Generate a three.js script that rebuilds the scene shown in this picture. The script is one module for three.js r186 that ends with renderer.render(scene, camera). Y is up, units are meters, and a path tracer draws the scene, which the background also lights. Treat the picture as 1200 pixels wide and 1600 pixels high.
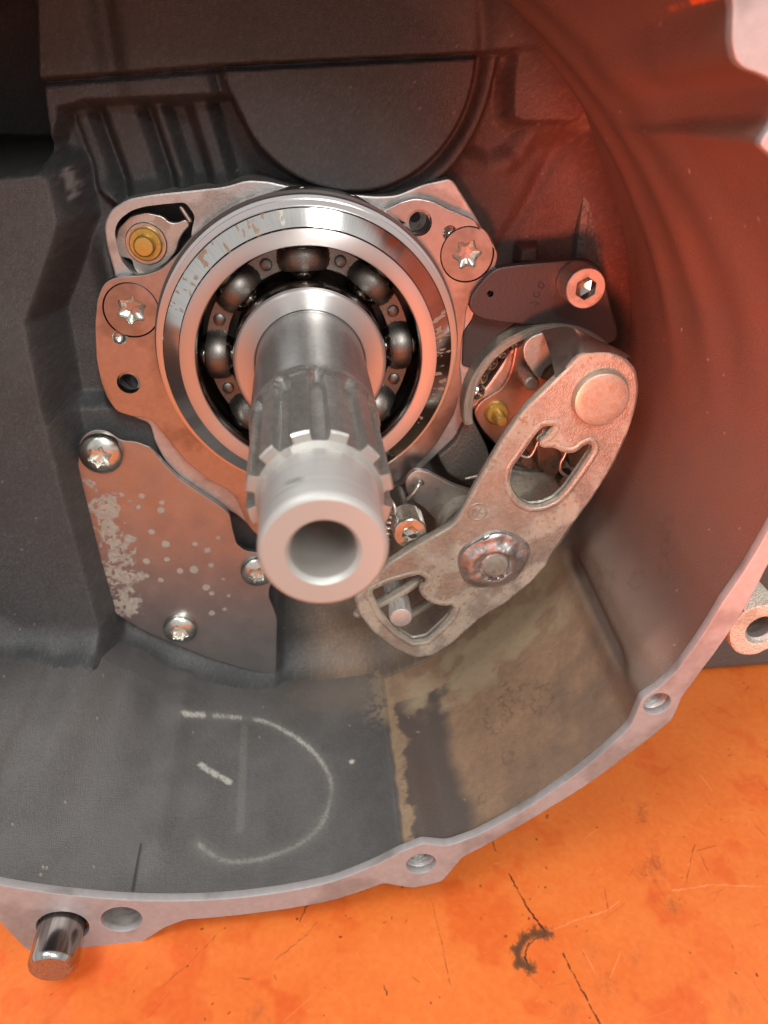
import * as THREE from 'three';
import { mergeGeometries, mergeVertices, toCreasedNormals } from 'three/addons/utils/BufferGeometryUtils.js';
import { RectAreaLightUniformsLib } from 'three/addons/lights/RectAreaLightUniformsLib.js';

// ---------------------------------------------------------------- camera, light, exposure
const MM = 0.001;
const scene = new THREE.Scene();
const camera = new THREE.PerspectiveCamera(67.38, 0.75, 0.005, 20);
const EYE = new THREE.Vector3(-1.214, 61.394, 180.132);                     // millimetres, shaft axis = z, bearing face = z 0
const FWD = new THREE.Vector3(0.09157, -0.49843, -0.86208).normalize();
camera.position.copy(EYE).multiplyScalar(MM);
camera.up.set(0, 1, 0);
camera.lookAt(camera.position.clone().add(FWD));
camera.focus = 0.178; camera.userData.fStop = 19;
camera.updateMatrixWorld();

RectAreaLightUniformsLib.init();
scene.background = new THREE.Color(0.70, 0.70, 0.69);
function areaLamp(name, color, intensity, w, h, pos, aim) {
  const l = new THREE.RectAreaLight(color, intensity, w * MM, h * MM);
  l.name = name; l.position.set(...pos).multiplyScalar(MM);
  l.lookAt(new THREE.Vector3(...aim).multiplyScalar(MM)); scene.add(l);
}
areaLamp('window_light', new THREE.Color(1, 0.99, 0.95), 40, 105, 330, [115, 495, 590], [0, -20, 20]);
areaLamp('added_left_fill', new THREE.Color(1, 0.99, 0.97), 13, 300, 300, [-330, 700, 390], [0, -20, 20]);  // added unseen lamp, set to brighten the lower right wall
areaLamp('added_warm_fill', new THREE.Color(1, 0.22, 0.12), 0.8, 70, 60, [15, -58, 240], [90, 200, 100]);  // added unseen lamp giving the metal extra orange bounce
{ // added red spot, no lamp there: stands in for the glow at the right
  const l = new THREE.SpotLight(new THREE.Color(1, 0.21, 0.12), 0.42, 0, 0.36, 1, 2); l.name = 'added_red_glow_spot';
  l.position.set(5, -50, 255).multiplyScalar(MM); l.target.position.set(112, 26, 20).multiplyScalar(MM); l.castShadow = true; l.shadow.radius = 1.2; scene.add(l, l.target);
}

const renderer = new THREE.WebGLRenderer({ antialias: true });
renderer.setSize(768, 1024);
renderer.toneMapping = THREE.LinearToneMapping;
renderer.toneMappingExposure = 1.04;
renderer.shadowMap.enabled = true;

// ---------------------------------------------------------------- helpers (millimetres inside, metres in the scene)
let seed = 7;
const rnd = () => { seed = (seed * 1664525 + 1013904223) >>> 0; return seed / 4294967296; };
const clamp = (x, a = 0, b = 1) => Math.min(b, Math.max(a, x));
const lerp = (a, b, t) => a + (b - a) * t;
const sstep = (a, b, x) => { const t = clamp((x - a) / (b - a)); return t * t * (3 - 2 * t); };
const gauss = (x, w) => Math.exp(-(x * x) / (w * w));
const hash = (i, j, k) => { let h = Math.imul(i, 374761393) ^ Math.imul(j, 668265263) ^ Math.imul(k, 2147483647 - 97); h = Math.imul(h ^ (h >>> 13), 1274126177); return ((h ^ (h >>> 16)) >>> 0) / 4294967296; };
function vnoise(x, y, k = 0, per = 0) {
  const xi = Math.floor(x), yi = Math.floor(y), fx = x - xi, fy = y - yi, u = fx * fx * (3 - 2 * fx), v = fy * fy * (3 - 2 * fy);
  const w = per ? (n) => ((n % per) + per) % per : (n) => n;
  return lerp(lerp(hash(w(xi), w(yi), k), hash(w(xi + 1), w(yi), k), u), lerp(hash(w(xi), w(yi + 1), k), hash(w(xi + 1), w(yi + 1), k), u), v);
}
function fbm(x, y, oct = 4, k = 0, per = 0) { let s = 0, a = 0.5, n = 0; for (let i = 0; i < oct; i++) { s += a * vnoise(x, y, k + i, per); n += a; x *= 2; y *= 2; per *= 2; a *= 0.5; } return s / n; }
const BX = new THREE.Vector3(), BY = new THREE.Vector3(), BZ = new THREE.Vector3();
camera.matrixWorld.extractBasis(BX, BY, BZ);
function sight(px, py) { return BX.clone().multiplyScalar((px - 600) / 1200).addScaledVector(BY, (800 - py) / 1200).sub(BZ); }
function at(px, py, z) { const d = sight(px, py); return EYE.clone().addScaledVector(d, (z - EYE.z) / d.z); }   // point of the plane z = const
function onBench(px, py) { const d = sight(px, py); return EYE.clone().addScaledVector(d, (BENCH - EYE.y) / d.y); }
const BENCH = -129.6;
const P2 = (list, z) => list.map(([a, b]) => { const p = at(a, b, z); return new THREE.Vector2(p.x, p.y); });

function dataTex(w, h, fn, srgb) {
  const d = new Uint8Array(w * h * 4);
  for (let j = 0; j < h; j++) for (let i = 0; i < w; i++) {
    const c = fn((i + 0.5) / w, (j + 0.5) / h), o = (j * w + i) * 4;
    if (typeof c === 'number') d[o] = d[o + 1] = d[o + 2] = clamp(c) * 255; else for (let k = 0; k < 3; k++) d[o + k] = clamp(srgb ? Math.pow(clamp(c[k]), 1 / 2.2) : c[k]) * 255;
    d[o + 3] = 255;
  }
  const t = new THREE.DataTexture(d, w, h); t.wrapS = t.wrapT = THREE.RepeatWrapping; t.magFilter = THREE.LinearFilter; t.minFilter = THREE.LinearFilter;
  if (srgb) t.colorSpace = THREE.SRGBColorSpace; t.needsUpdate = true; return t;
}
function rep(t, s, s2) { const c = t.clone(); c.repeat.set(s, s2 ?? s); c.needsUpdate = true; return c; }

// uv by the dominant axis of the normal, one repeat per 100 mm
function boxUV(g) {
  const p = g.attributes.position, n = g.attributes.normal, uv = new Float32Array(p.count * 2);
  for (let i = 0; i < p.count; i++) {
    const x = Math.abs(n.getX(i)), y = Math.abs(n.getY(i)), z = Math.abs(n.getZ(i));
    let a, b; if (z >= x && z >= y) { a = p.getX(i); b = p.getY(i); } else if (y >= x) { a = p.getX(i); b = p.getZ(i); } else { a = p.getZ(i); b = p.getY(i); }
    uv[i * 2] = a / 100; uv[i * 2 + 1] = b / 100;
  }
  g.setAttribute('uv', new THREE.BufferAttribute(uv, 2)); return g;
}
const crease = (g, deg = 35) => toCreasedNormals(g, deg * Math.PI / 180);
function thing(name, label, category, base, group) {
  const o = new THREE.Group(); o.name = name; o.userData = { label, category }; if (group) o.userData.group = group;
  o.userData.base = undefined; delete o.userData.base;
  o.position.set(...base).multiplyScalar(MM); scene.add(o); bases.set(o, base); return o;
}
const bases = new Map();
function part(o, name, g, mat, label) {                       // g in world millimetres
  let b = [0, 0, 0], q = o; while (q && !bases.has(q)) q = q.parent; b = bases.get(q);
  g = g.clone(); g.translate(-b[0], -b[1], -b[2]); g.scale(MM, MM, MM);
  const m = new THREE.Mesh(g, mat); m.name = name; m.castShadow = m.receiveShadow = true; if (label) m.userData.label = label;
  o.add(m); return m;
}
function rounded(pts, r, Klass = THREE.Shape) {
  const s = new Klass(), n = pts.length;
  for (let i = 0; i < n; i++) {
    const a = pts[(i + n - 1) % n], p = pts[i], c = pts[(i + 1) % n];
    const la = Math.min(r, a.distanceTo(p) * 0.5), lc = Math.min(r, c.distanceTo(p) * 0.5);
    const s0 = p.clone().lerp(a, la / a.distanceTo(p)), s1 = p.clone().lerp(c, lc / c.distanceTo(p));
    if (i === 0) s.moveTo(s0.x, s0.y); else s.lineTo(s0.x, s0.y);
    s.quadraticCurveTo(p.x, p.y, s1.x, s1.y);
  }
  s.closePath(); return s;
}
const circ = (x, y, r, Klass = THREE.Path) => { const c = new Klass(); c.absarc(x, y, r, 0, Math.PI * 2, true); return c; };
function extr(shape, zFront, thick, bevel = 0.3, deg = 35, seg = 6) {
  let g = new THREE.ExtrudeGeometry(shape, { depth: Math.max(0.01, thick - 2 * bevel), bevelEnabled: bevel > 0, bevelSize: bevel, bevelThickness: bevel, bevelOffset: -bevel, bevelSegments: 2, curveSegments: seg });
  g.translate(0, 0, zFront - thick + bevel);
  g.deleteAttribute('uv'); g = boxUV(crease(g, deg));
  const p = g.attributes.position, n = g.attributes.normal, A = new THREE.Vector3(), B = new THREE.Vector3(), C = new THREE.Vector3();   // flat faces stay flat up to the bevel
  for (let i = 0; i < p.count; i += 3) { A.fromBufferAttribute(p, i); B.fromBufferAttribute(p, i + 1).sub(A); C.fromBufferAttribute(p, i + 2).sub(A); B.cross(C).normalize(); if (Math.abs(B.z) > 0.999) for (let k = 0; k < 3; k++) n.setXYZ(i + k, 0, 0, Math.sign(B.z)); }
  return g;
}
function lathe(profile, x, y, seg = 96, deg = 30, a0 = 0, a1 = Math.PI * 2, sub = 1) {           // profile of [radius, z]
  let pr = profile;
  if (sub > 1) { pr = []; for (let i = 0; i < profile.length - 1; i++) for (let k = 0; k < sub; k++) pr.push([lerp(profile[i][0], profile[i + 1][0], k / sub), lerp(profile[i][1], profile[i + 1][1], k / sub)]); pr.push(profile.at(-1)); }
  const pos = [], uv = [], idx = [], m = pr.length;
  for (let i = 0; i <= seg; i++) for (let j = 0; j < m; j++) { const t = a0 + (a1 - a0) * i / seg; pos.push(x + pr[j][0] * Math.cos(t), y + pr[j][0] * Math.sin(t), pr[j][1]); uv.push(i / seg, j / (m - 1)); }
  for (let i = 0; i < seg; i++) for (let j = 0; j < m - 1; j++) { const a = i * m + j, b = a + m; idx.push(a, b, a + 1, b, b + 1, a + 1); }
  let g = new THREE.BufferGeometry(); g.setAttribute('position', new THREE.Float32BufferAttribute(pos, 3)); g.setAttribute('uv', new THREE.Float32BufferAttribute(uv, 2)); g.setIndex(idx);
  return crease(g.toNonIndexed(), deg);
}
function tube(pts, r, seg = 40, rad = 8, closed = false) { const g = new THREE.TubeGeometry(new THREE.CatmullRomCurve3(pts, closed, 'centripetal'), seg, r, rad, closed); const caps = [g]; if (!closed) for (const p of [pts[0], pts.at(-1)]) { const s = new THREE.SphereGeometry(r * 0.99, 8, 6); s.translate(p.x, p.y, p.z); caps.push(s); } const m = mergeGeometries(caps); return boxUV(m); }
// head of a screw: top(r) gives the height, inner(t) the edge of the driver recess
function headGeo(R, side, top, inner, depth, floorRise = 0.5, n = 96, piece = 0) {
  const pos = [], idx = [], rings = [];
  const ring = (f) => { const k = pos.length / 3; for (let i = 0; i < n; i++) { const t = i / n * Math.PI * 2, [r, z] = f(t); pos.push(r * Math.cos(t), r * Math.sin(t), z); } rings.push(k); };
  ring(() => [R, -side]); ring(() => [R, top(R) - 0.18]); ring(() => [R - 0.2, top(R - 0.2)]);
  for (let k = 1; k <= 7; k++) ring((t) => { const r = lerp(R - 0.2, inner(t) + 0.12, k / 7); return [r, top(r)]; });
  ring((t) => [inner(t), top(inner(t)) - 0.12]); ring((t) => [inner(t) * 0.97, top(inner(t)) - depth]); ring((t) => [inner(t) * 0.45, top(0) - depth - floorRise]); ring(() => [0.001, top(0) - depth - floorRise * 1.5]);
  for (let k = piece === 2 ? 10 : 0; k < (piece === 1 ? 10 : rings.length - 1); k++) for (let i = 0; i < n; i++) { const a = rings[k] + i, b = rings[k] + (i + 1) % n, c = rings[k + 1] + i, d = rings[k + 1] + (i + 1) % n; idx.push(a, b, c, b, d, c); }
  const g = new THREE.BufferGeometry(); g.setAttribute('position', new THREE.Float32BufferAttribute(pos, 3)); g.setIndex(idx);
  return boxUV(crease(g.toNonIndexed(), 32));
}
const torx = (r0, turn = 0) => (t) => r0 * (1 + 0.16 * Math.cos(6 * (t - turn)) + 0.025 * Math.cos(12 * (t - turn)));
const hex = (a, turn = 0) => (t) => { const s = Math.PI / 3, w = (((t - turn) % s) + s) % s - s / 2; return a / Math.cos(w); };

// ---------------------------------------------------------------- textures
const T_grain = dataTex(1024, 1024, (u, v) => 0.5 + 0.9 * (fbm(u * 128, v * 128, 3, 1, 128) - 0.5));                              // cast, 0.8 mm and finer
const T_cloud = dataTex(512, 512, (u, v) => 0.5 + 1.3 * (fbm(u * 8, v * 8, 5, 11, 8) - 0.5));
const T_brush = dataTex(1024, 1024, (u, v) => 0.5 + 0.8 * (fbm(u * 16, v * 512, 2, 21, 16) - 0.5) + 0.25 * (fbm(u * 256, v * 256, 2, 25, 256) - 0.5));
const T_spark = dataTex(1024, 1024, (u, v) => { const a = vnoise(u * 420, v * 120, 31, 0), b = vnoise(u * 512, v * 512, 33, 512); return 0.35 + 0.5 * Math.pow(a, 3) + 0.3 * Math.pow(b, 4); });
const T_smudge = dataTex(512, 512, (u, v) => { const a = fbm(u * 6, v * 6, 5, 41, 6), b = fbm(u * 64, v * 64, 3, 47, 64); const m = sstep(0.48, 0.66, a) * 0.35 + (b - 0.5) * 0.25; return [0.86 - m * 0.6, 0.85 - m * 0.65, 0.84 - m * 0.7]; }, true);
const T_rough = dataTex(512, 512, (u, v) => [0, 0.62 + 0.75 * (fbm(u * 10, v * 10, 5, 51, 10) - 0.35), 1]);
const T_rust = dataTex(1024, 1024, (u, v) => {                 // one repeat = 100 mm
  const a = fbm(u * 14, v * 14, 5, 61, 14), b = fbm(u * 150, v * 150, 3, 67, 150), c = fbm(u * 110, v * 110, 4, 71, 110);
  let r = 0.385, g = 0.372, bl = 0.32; const n = (b - 0.5) * 0.14 + (fbm(u * 30, v * 30, 4, 75, 30) - 0.5) * 0.12; r += n; g += n; bl += n;
  const m = sstep(0.5, 0.7, a) * 0.35, k = sstep(0.62, 0.72, c) * sstep(0.5, 0.62, a) * 0.6;
  r = lerp(r, 0.40, m); g = lerp(g, 0.29, m); bl = lerp(bl, 0.18, m); r = lerp(r, 0.26, k); g = lerp(g, 0.12, k); bl = lerp(bl, 0.05, k);
  return [r, g, bl];
}, true);
const T_rustRough = dataTex(512, 512, (u, v) => { const a = fbm(u * 14, v * 14, 5, 61, 14), b = fbm(u * 100, v * 100, 3, 67, 100); return [0, 0.44 + 0.35 * sstep(0.45, 0.68, a) + 0.35 * (b - 0.5), 0.72 - 0.5 * sstep(0.5, 0.68, a)]; });

const std = (o) => new THREE.MeshStandardMaterial({ side: THREE.DoubleSide, ...o });
const lin = (r, g, b) => new THREE.Color().setRGB(r, g, b);
const turned = (o) => new THREE.MeshPhysicalMaterial({ side: THREE.DoubleSide, metalness: 1, anisotropy: 0.85, anisotropyRotation: Math.PI / 2, ...o });
const M = {
  paint: std({ vertexColors: true, roughness: 0.46, metalness: 0, bumpMap: rep(T_grain, 5), bumpScale: 0.00016 }),
  plainPaint: std({ color: lin(0.03, 0.029, 0.028), roughness: 0.5, bumpMap: rep(T_grain, 5), bumpScale: 0.0001 }),
  bracketPaint: std({ color: lin(0.055, 0.045, 0.045), roughness: 0.42, metalness: 0.35, bumpMap: rep(T_grain, 3), bumpScale: 0.00004 }),
  alu: std({ color: lin(0.62, 0.61, 0.6), metalness: 0.85, roughness: 0.48, bumpMap: rep(T_grain, 2), bumpScale: 0.00004, map: rep(T_smudge, 2) }),
  rim: std({ color: lin(0.43, 0.41, 0.415), metalness: 0.3, roughness: 0.5, bumpMap: rep(T_grain, 3), bumpScale: 0.00004, map: rep(T_smudge, 1.3) }),
  plate: std({ color: lin(0.50, 0.475, 0.475), metalness: 1, roughness: 0.31, map: rep(T_smudge, 1.5), bumpMap: rep(T_brush, 1), bumpScale: 0.00001 }),
  polish: std({ color: lin(0.62, 0.6, 0.58), metalness: 1, roughness: 0.1 }),
  step: std({ color: lin(0.6, 0.585, 0.58), metalness: 0.9, roughness: 0.24 }),
  ground: turned({ color: lin(0.62, 0.59, 0.575), roughness: 0.4, metalness: 0.85, anisotropy: 0.9 }),
  steel: std({ color: lin(0.5, 0.48, 0.455), metalness: 1, roughness: 0.3, roughnessMap: T_rough, map: rep(T_smudge, 3) }),
  zinc: std({ color: lin(0.72, 0.72, 0.67), metalness: 1, roughness: 0.24, map: rep(T_smudge, 4) }),
  socket: std({ color: lin(0.66, 0.655, 0.59), metalness: 0.9, roughness: 0.34 }),
  dullzinc: std({ color: lin(0.64, 0.6, 0.56), metalness: 0.9, roughness: 0.4, map: rep(T_smudge, 4), bumpMap: rep(T_grain, 4), bumpScale: 0.00003 }),
  brass: std({ color: lin(0.72, 0.48, 0.13), metalness: 0.72, roughness: 0.4, map: rep(T_smudge, 6) }),
  cage: std({ color: lin(0.24, 0.225, 0.21), metalness: 1, roughness: 0.44, map: rep(T_smudge, 5) }),
  dark: std({ color: lin(0.10, 0.085, 0.075), metalness: 0.8, roughness: 0.42, map: rep(T_smudge, 4) }),
  rusty: std({ map: T_rust, roughnessMap: T_rustRough, metalnessMap: T_rustRough, metalness: 1, roughness: 1, bumpMap: rep(T_grain, 4), bumpScale: 0.0001 }),
  rustyRim: std({ map: T_rust, color: lin(1.25, 1.2, 1.12), roughness: 0.42, metalness: 0.75, bumpMap: rep(T_grain, 4), bumpScale: 0.00008 }),
  rustyDark: std({ map: T_rust, color: lin(0.5, 0.36, 0.28), metalness: 0.6, roughness: 0.5, bumpMap: rep(T_grain, 4), bumpScale: 0.0001 }),
  pawl: std({ map: T_rust, color: lin(0.9, 1.05, 1.1), metalness: 0.7, roughness: 0.42 }),
  wire: std({ color: lin(0.6, 0.54, 0.48), metalness: 0.9, roughness: 0.34 }),
};

// ---------------------------------------------------------------- bench (setting)
{
  const S = 2048, cv = document.createElement('canvas'); cv.width = cv.height = S; const c = cv.getContext('2d');
  const X0 = -150, Z0 = -70, W = 400;                                        // millimetres covered: x from X0, z from Z0
  const q = (px, py) => { const p = onBench(px, py); return [(p.x - X0) / W * S, (p.z - Z0) / W * S]; };
  const img = c.createImageData(S, S);
  for (let j = 0; j < S; j++) for (let i = 0; i < S; i++) {
    const x = i / S * 40, y = j / S * 40, a = fbm(x, y, 5, 101), b = fbm(x * 0.35, y * 0.35, 3, 107), d = fbm(x * 9, y * 9, 2, 109);
    const k = (b - 0.5) * 26 + (a - 0.5) * 26 + (d - 0.5) * 26, red = sstep(0.57, 0.72, fbm(x * 0.8, y * 0.8, 4, 131));
    const o = (j * S + i) * 4; img.data[o] = clamp(222 + k * 0.25 - red * 6, 0, 255); img.data[o + 1] = clamp(112 + k * 0.5 - red * 14, 0, 255); img.data[o + 2] = clamp(46 + k * 0.4 - red * 8, 0, 255); img.data[o + 3] = 255;
  }
  c.putImageData(img, 0, 0); c.lineCap = 'round';
  const line = (pts, w, col) => {                                             // a scratch: uneven, broken, slightly wandering
    const P = pts.map((p) => q(...p)), al = parseFloat(/([\d.]+)\)$/.exec(col)[1]), rgb = col.slice(0, col.lastIndexOf(','));
    for (let i = 0; i < P.length - 1; i++) { const L = Math.hypot(P[i + 1][0] - P[i][0], P[i + 1][1] - P[i][1]), n = Math.max(2, Math.ceil(L / 5)); let ox = 0, oy = 0; for (let k = 0; k < n; k++) { const nx2 = (rnd() - 0.5) * 1.6, ny2 = (rnd() - 0.5) * 1.6; c.strokeStyle = `${rgb},${(al * (0.25 + 0.75 * rnd())).toFixed(3)})`; c.lineWidth = w * (0.25 + 0.55 * rnd()); c.beginPath(); c.moveTo(lerp(P[i][0], P[i + 1][0], k / n) + ox, lerp(P[i][1], P[i + 1][1], k / n) + oy); c.lineTo(lerp(P[i][0], P[i + 1][0], (k + 1) / n) + nx2, lerp(P[i][1], P[i + 1][1], (k + 1) / n) + ny2); c.stroke(); ox = nx2; oy = ny2; } } };
  const blob = (px, py, r, col, sx = 1) => { for (let k = 0; k < 110; k++) { const [x, y] = q(px + (rnd() + rnd() + rnd() - 1.5) * r * 1.1 * sx, py + (rnd() + rnd() + rnd() - 1.5) * r * 1.1); c.fillStyle = col; c.beginPath(); c.ellipse(x, y, 1 + r * 0.5 * rnd() ** 3, 0.8 + r * 0.22 * rnd() ** 3, 1.2 + rnd() * 0.9, 0, 7); c.fill(); } };
  for (let k = 0; k < 1700; k++) {                                            // fine scuffs all over
    const x = rnd() * S, y = rnd() * S, l = 3 + 40 * rnd() ** 4, t = -0.9 + rnd() * 0.9 + (rnd() < 0.3 ? 1.5 : 0); c.strokeStyle = rnd() < 0.55 ? `rgba(110,40,12,${0.12 + rnd() * 0.3})` : `rgba(255,190,140,${0.1 + rnd() * 0.25})`; c.lineWidth = 0.6 + rnd() * 1.3;
    c.beginPath(); c.moveTo(x, y); c.lineTo(x + Math.cos(t) * l, y + Math.sin(t) * l); c.stroke();
  }
  for (let k = 0; k < 900; k++) { c.fillStyle = `rgba(70,30,14,${0.2 + rnd() * 0.5})`; c.beginPath(); c.ellipse(rnd() * S, rnd() * S, 0.6 + rnd() * 2, 0.6 + rnd() * 1.4, rnd() * 3, 0, 7); c.fill(); }
  for (let k = 0; k < 60; k++) { c.fillStyle = `rgba(214,62,16,${0.06 + rnd() * 0.16})`; c.beginPath(); c.ellipse(rnd() * S, rnd() * S, 8 + rnd() * 40, 6 + rnd() * 24, rnd() * 3, 0, 7); c.fill(); }
  line([[795, 1365], [825, 1420], [853, 1458]], 4, 'rgba(52,22,12,.9)'); line([[880, 1490], [905, 1540], [938, 1600]], 3.4, 'rgba(60,26,12,.85)');
  line([[765, 1305], [775, 1330]], 3, 'rgba(80,30,12,.8)'); line([[672, 1400], [690, 1470], [704, 1540]], 1.6, 'rgba(120,44,14,.6)'); line([[820, 1515], [848, 1545]], 1.6, 'rgba(110,44,14,.6)');
  line([[350, 1450], [300, 1500], [250, 1545]], 1.6, 'rgba(100,40,14,.55)'); line([[480, 1415], [468, 1440]], 3, 'rgba(60,24,12,.8)'); line([[430, 1500], [480, 1460], [495, 1440]], 2, 'rgba(110,60,40,.6)'); line([[390, 1530], [372, 1527]], 2.5, 'rgba(90,40,16,.7)');
  line([[860, 1455], [900, 1438], [945, 1424]], 4, 'rgba(240,150,110,.55)'); line([[1050, 1392], [1110, 1383], [1190, 1385]], 4, 'rgba(244,150,116,.6)'); line([[1180, 1290], [1200, 1310]], 2, 'rgba(90,40,20,.6)');
  line([[950, 1420], [945, 1385]], 2, 'rgba(110,44,16,.6)'); line([[1072, 1380], [1085, 1320]], 2, 'rgba(110,44,16,.7)'); line([[1110, 1370], [1095, 1335]], 2, 'rgba(120,44,16,.6)'); line([[600, 1540], [607, 1560]], 3, 'rgba(90,40,16,.7)');
  blob(1003, 1270, 16, 'rgba(96,36,16,0.054)', 0.6); blob(1022, 1350, 24, 'rgba(80,26,14,0.054)', 0.6); blob(1030, 1405, 26, 'rgba(150,36,10,0.043)', 0.7); blob(1000, 1360, 16, 'rgba(120,40,14,0.036)'); blob(1055, 1415, 14, 'rgba(100,40,16,0.045)');
  blob(1010, 1160, 26, 'rgba(178,58,14,0.036)'); blob(955, 1175, 14, 'rgba(170,50,14,0.040)'); blob(1040, 1215, 20, 'rgba(170,60,14,0.029)'); blob(945, 1540, 20, 'rgba(120,60,20,0.040)'); blob(925, 1490, 20, 'rgba(150,70,30,0.029)'); blob(995, 1490, 18, 'rgba(150,60,20,0.029)'); blob(890, 1580, 18, 'rgba(150,60,20,0.036)'); blob(1150, 1570, 20, 'rgba(150,50,16,0.036)'); blob(1190, 1100, 30, 'rgba(180,50,10,0.036)'); blob(170, 1515, 20, 'rgba(228,66,20,0.054)'); blob(270, 1490, 14, 'rgba(232,70,24,0.054)'); blob(0, 1500, 18, 'rgba(226,60,16,0.072)'); blob(400, 1585, 16, 'rgba(120,50,24,0.036)'); blob(80, 1580, 40, 'rgba(190,80,30,0.025)');
  // the burnt gouge
  const g0 = [[853, 1460], [838, 1458], [820, 1465], [808, 1485], [812, 1505], [828, 1512]]; for (const [a, b] of g0) blob(a, b, 9, 'rgba(84,50,32,0.22)'); for (let k = 0; k < 4; k++) line(g0, 15 - k * 3, `rgba(96,60,40,${0.16 + k * 0.1})`); line([[853, 1462], [838, 1466], [824, 1478], [820, 1496], [827, 1510]], 3.5, 'rgba(50,34,24,.95)'); line([[827, 1510], [840, 1520]], 2, 'rgba(120,50,20,.7)');
  const t = new THREE.CanvasTexture(cv); t.colorSpace = THREE.SRGBColorSpace; t.wrapS = t.wrapT = THREE.MirroredRepeatWrapping; t.flipY = false; t.magFilter = THREE.LinearFilter;
  const tb = dataTex(512, 512, (u, v) => 0.5 + 0.6 * (fbm(u * 16, v * 16, 5, 141, 16) - 0.5));
  const m = std({ map: t, roughness: 0.46, bumpMap: rep(tb, 2), bumpScale: 0.0004 });
  const L = 1800, g = new THREE.BufferGeometry();
  const cs = [[-L, -400], [L, -400], [L, 1600], [-L, 1600]], pos = [], uv = []; for (const [x, z] of cs) { pos.push(x * MM, 0, z * MM); uv.push((x - X0) / W, (z - Z0) / W); }
  g.setAttribute('position', new THREE.Float32BufferAttribute(pos, 3)); g.setAttribute('uv', new THREE.Float32BufferAttribute(uv, 2)); g.setIndex([0, 2, 1, 0, 3, 2]); g.computeVertexNormals();
  const b = new THREE.Mesh(g, m); b.name = 'bench_top'; b.position.set(0, BENCH * MM, 0); b.receiveShadow = true; scene.add(b);
  b.userData = { kind: 'structure', label: 'scratched orange bench surface under the engine housing', category: 'bench' };
}

// ---------------------------------------------------------------- clutch housing
const CX = -20, CY = -10, ZR = 60;
const inRim = [[-60, 1372], [0, 1383], [120, 1400], [250, 1408], [400, 1400], [520, 1378], [590, 1350], [625, 1332], [660, 1318], [700, 1322], [740, 1308], [860, 1238], [940, 1178], [985, 1135], [1003, 1092], [1028, 1076], [1058, 1048], [1130, 940], [1200, 830], [1262, 700], [1290, 560], [1275, 400], [1232, 275], [1215, 250], [1180, 222], [1212, 190], [1238, 172], [1216, 130], [1190, 116], [1162, 107], [1149, 94], [1143, 62], [1146, 0]];
const outRim = [[-60, 1405], [0, 1440], [42, 1484], [60, 1492], [110, 1490], [170, 1484], [222, 1472], [256, 1450], [290, 1437], [400, 1427], [520, 1407], [600, 1380], [645, 1388], [690, 1378], [722, 1340], [790, 1303], [860, 1262], [980, 1180], [1050, 1125], [1066, 1088], [1098, 1045], [1130, 1002], [1200, 882], [1262, 780], [1320, 560]];
function polarTable(list, extra) {
  const t = list.map(([a, b]) => { const p = at(a, b, ZR); return [Math.atan2(p.y - CY, p.x - CX), Math.hypot(p.x - CX, p.y - CY)]; });
  for (const [d, r] of extra) t.push([d * Math.PI / 180, r]);
  t.sort((a, b) => a[0] - b[0]); const n = t.length;
  const f = (x) => { let i = 0; while (i < n && t[i][0] < x) i++; const a = t[(i + n - 1) % n], b = t[i % n]; let a0 = a[0], b0 = b[0]; if (i === 0) a0 -= 2 * Math.PI; if (i === n) b0 += 2 * Math.PI; return lerp(a[1], b[1], b0 > a0 ? (x - a0) / (b0 - a0) : 0); };
  const N = 1440, s = [], o = []; for (let i = 0; i < N; i++) s.push(f(-Math.PI + 2 * Math.PI * i / N));
  for (let i = 0; i < N; i++) { let v = 0, w = 0; for (let k = -4; k <= 4; k++) { const g = gauss(k, 2); v += g * s[(i + k + N) % N]; w += g; } o.push(v / w); }
  return (x) => { let k = (x + Math.PI) / (2 * Math.PI) * N; k = ((k % N) + N) % N; const i = Math.floor(k); return lerp(o[i], o[(i + 1) % N], k - i); };
}
const rIn = polarTable(inRim, [[62, 112], [80, 108], [100, 106], [130, 105], [160, 105], [180, 105], [-160, 105], [-140, 105]]);
const rOut = polarTable(outRim, [[14, 116], [25, 118], [45, 130], [62, 124], [80, 115], [100, 113], [130, 112], [160, 112], [180, 112], [-160, 112], [-140, 112]]);
const housing = thing('clutch_housing', 'black painted clutch housing with bare metal rim standing on the orange bench', 'engine housing', [CX, CY - 104, ZR - 30]);

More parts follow.
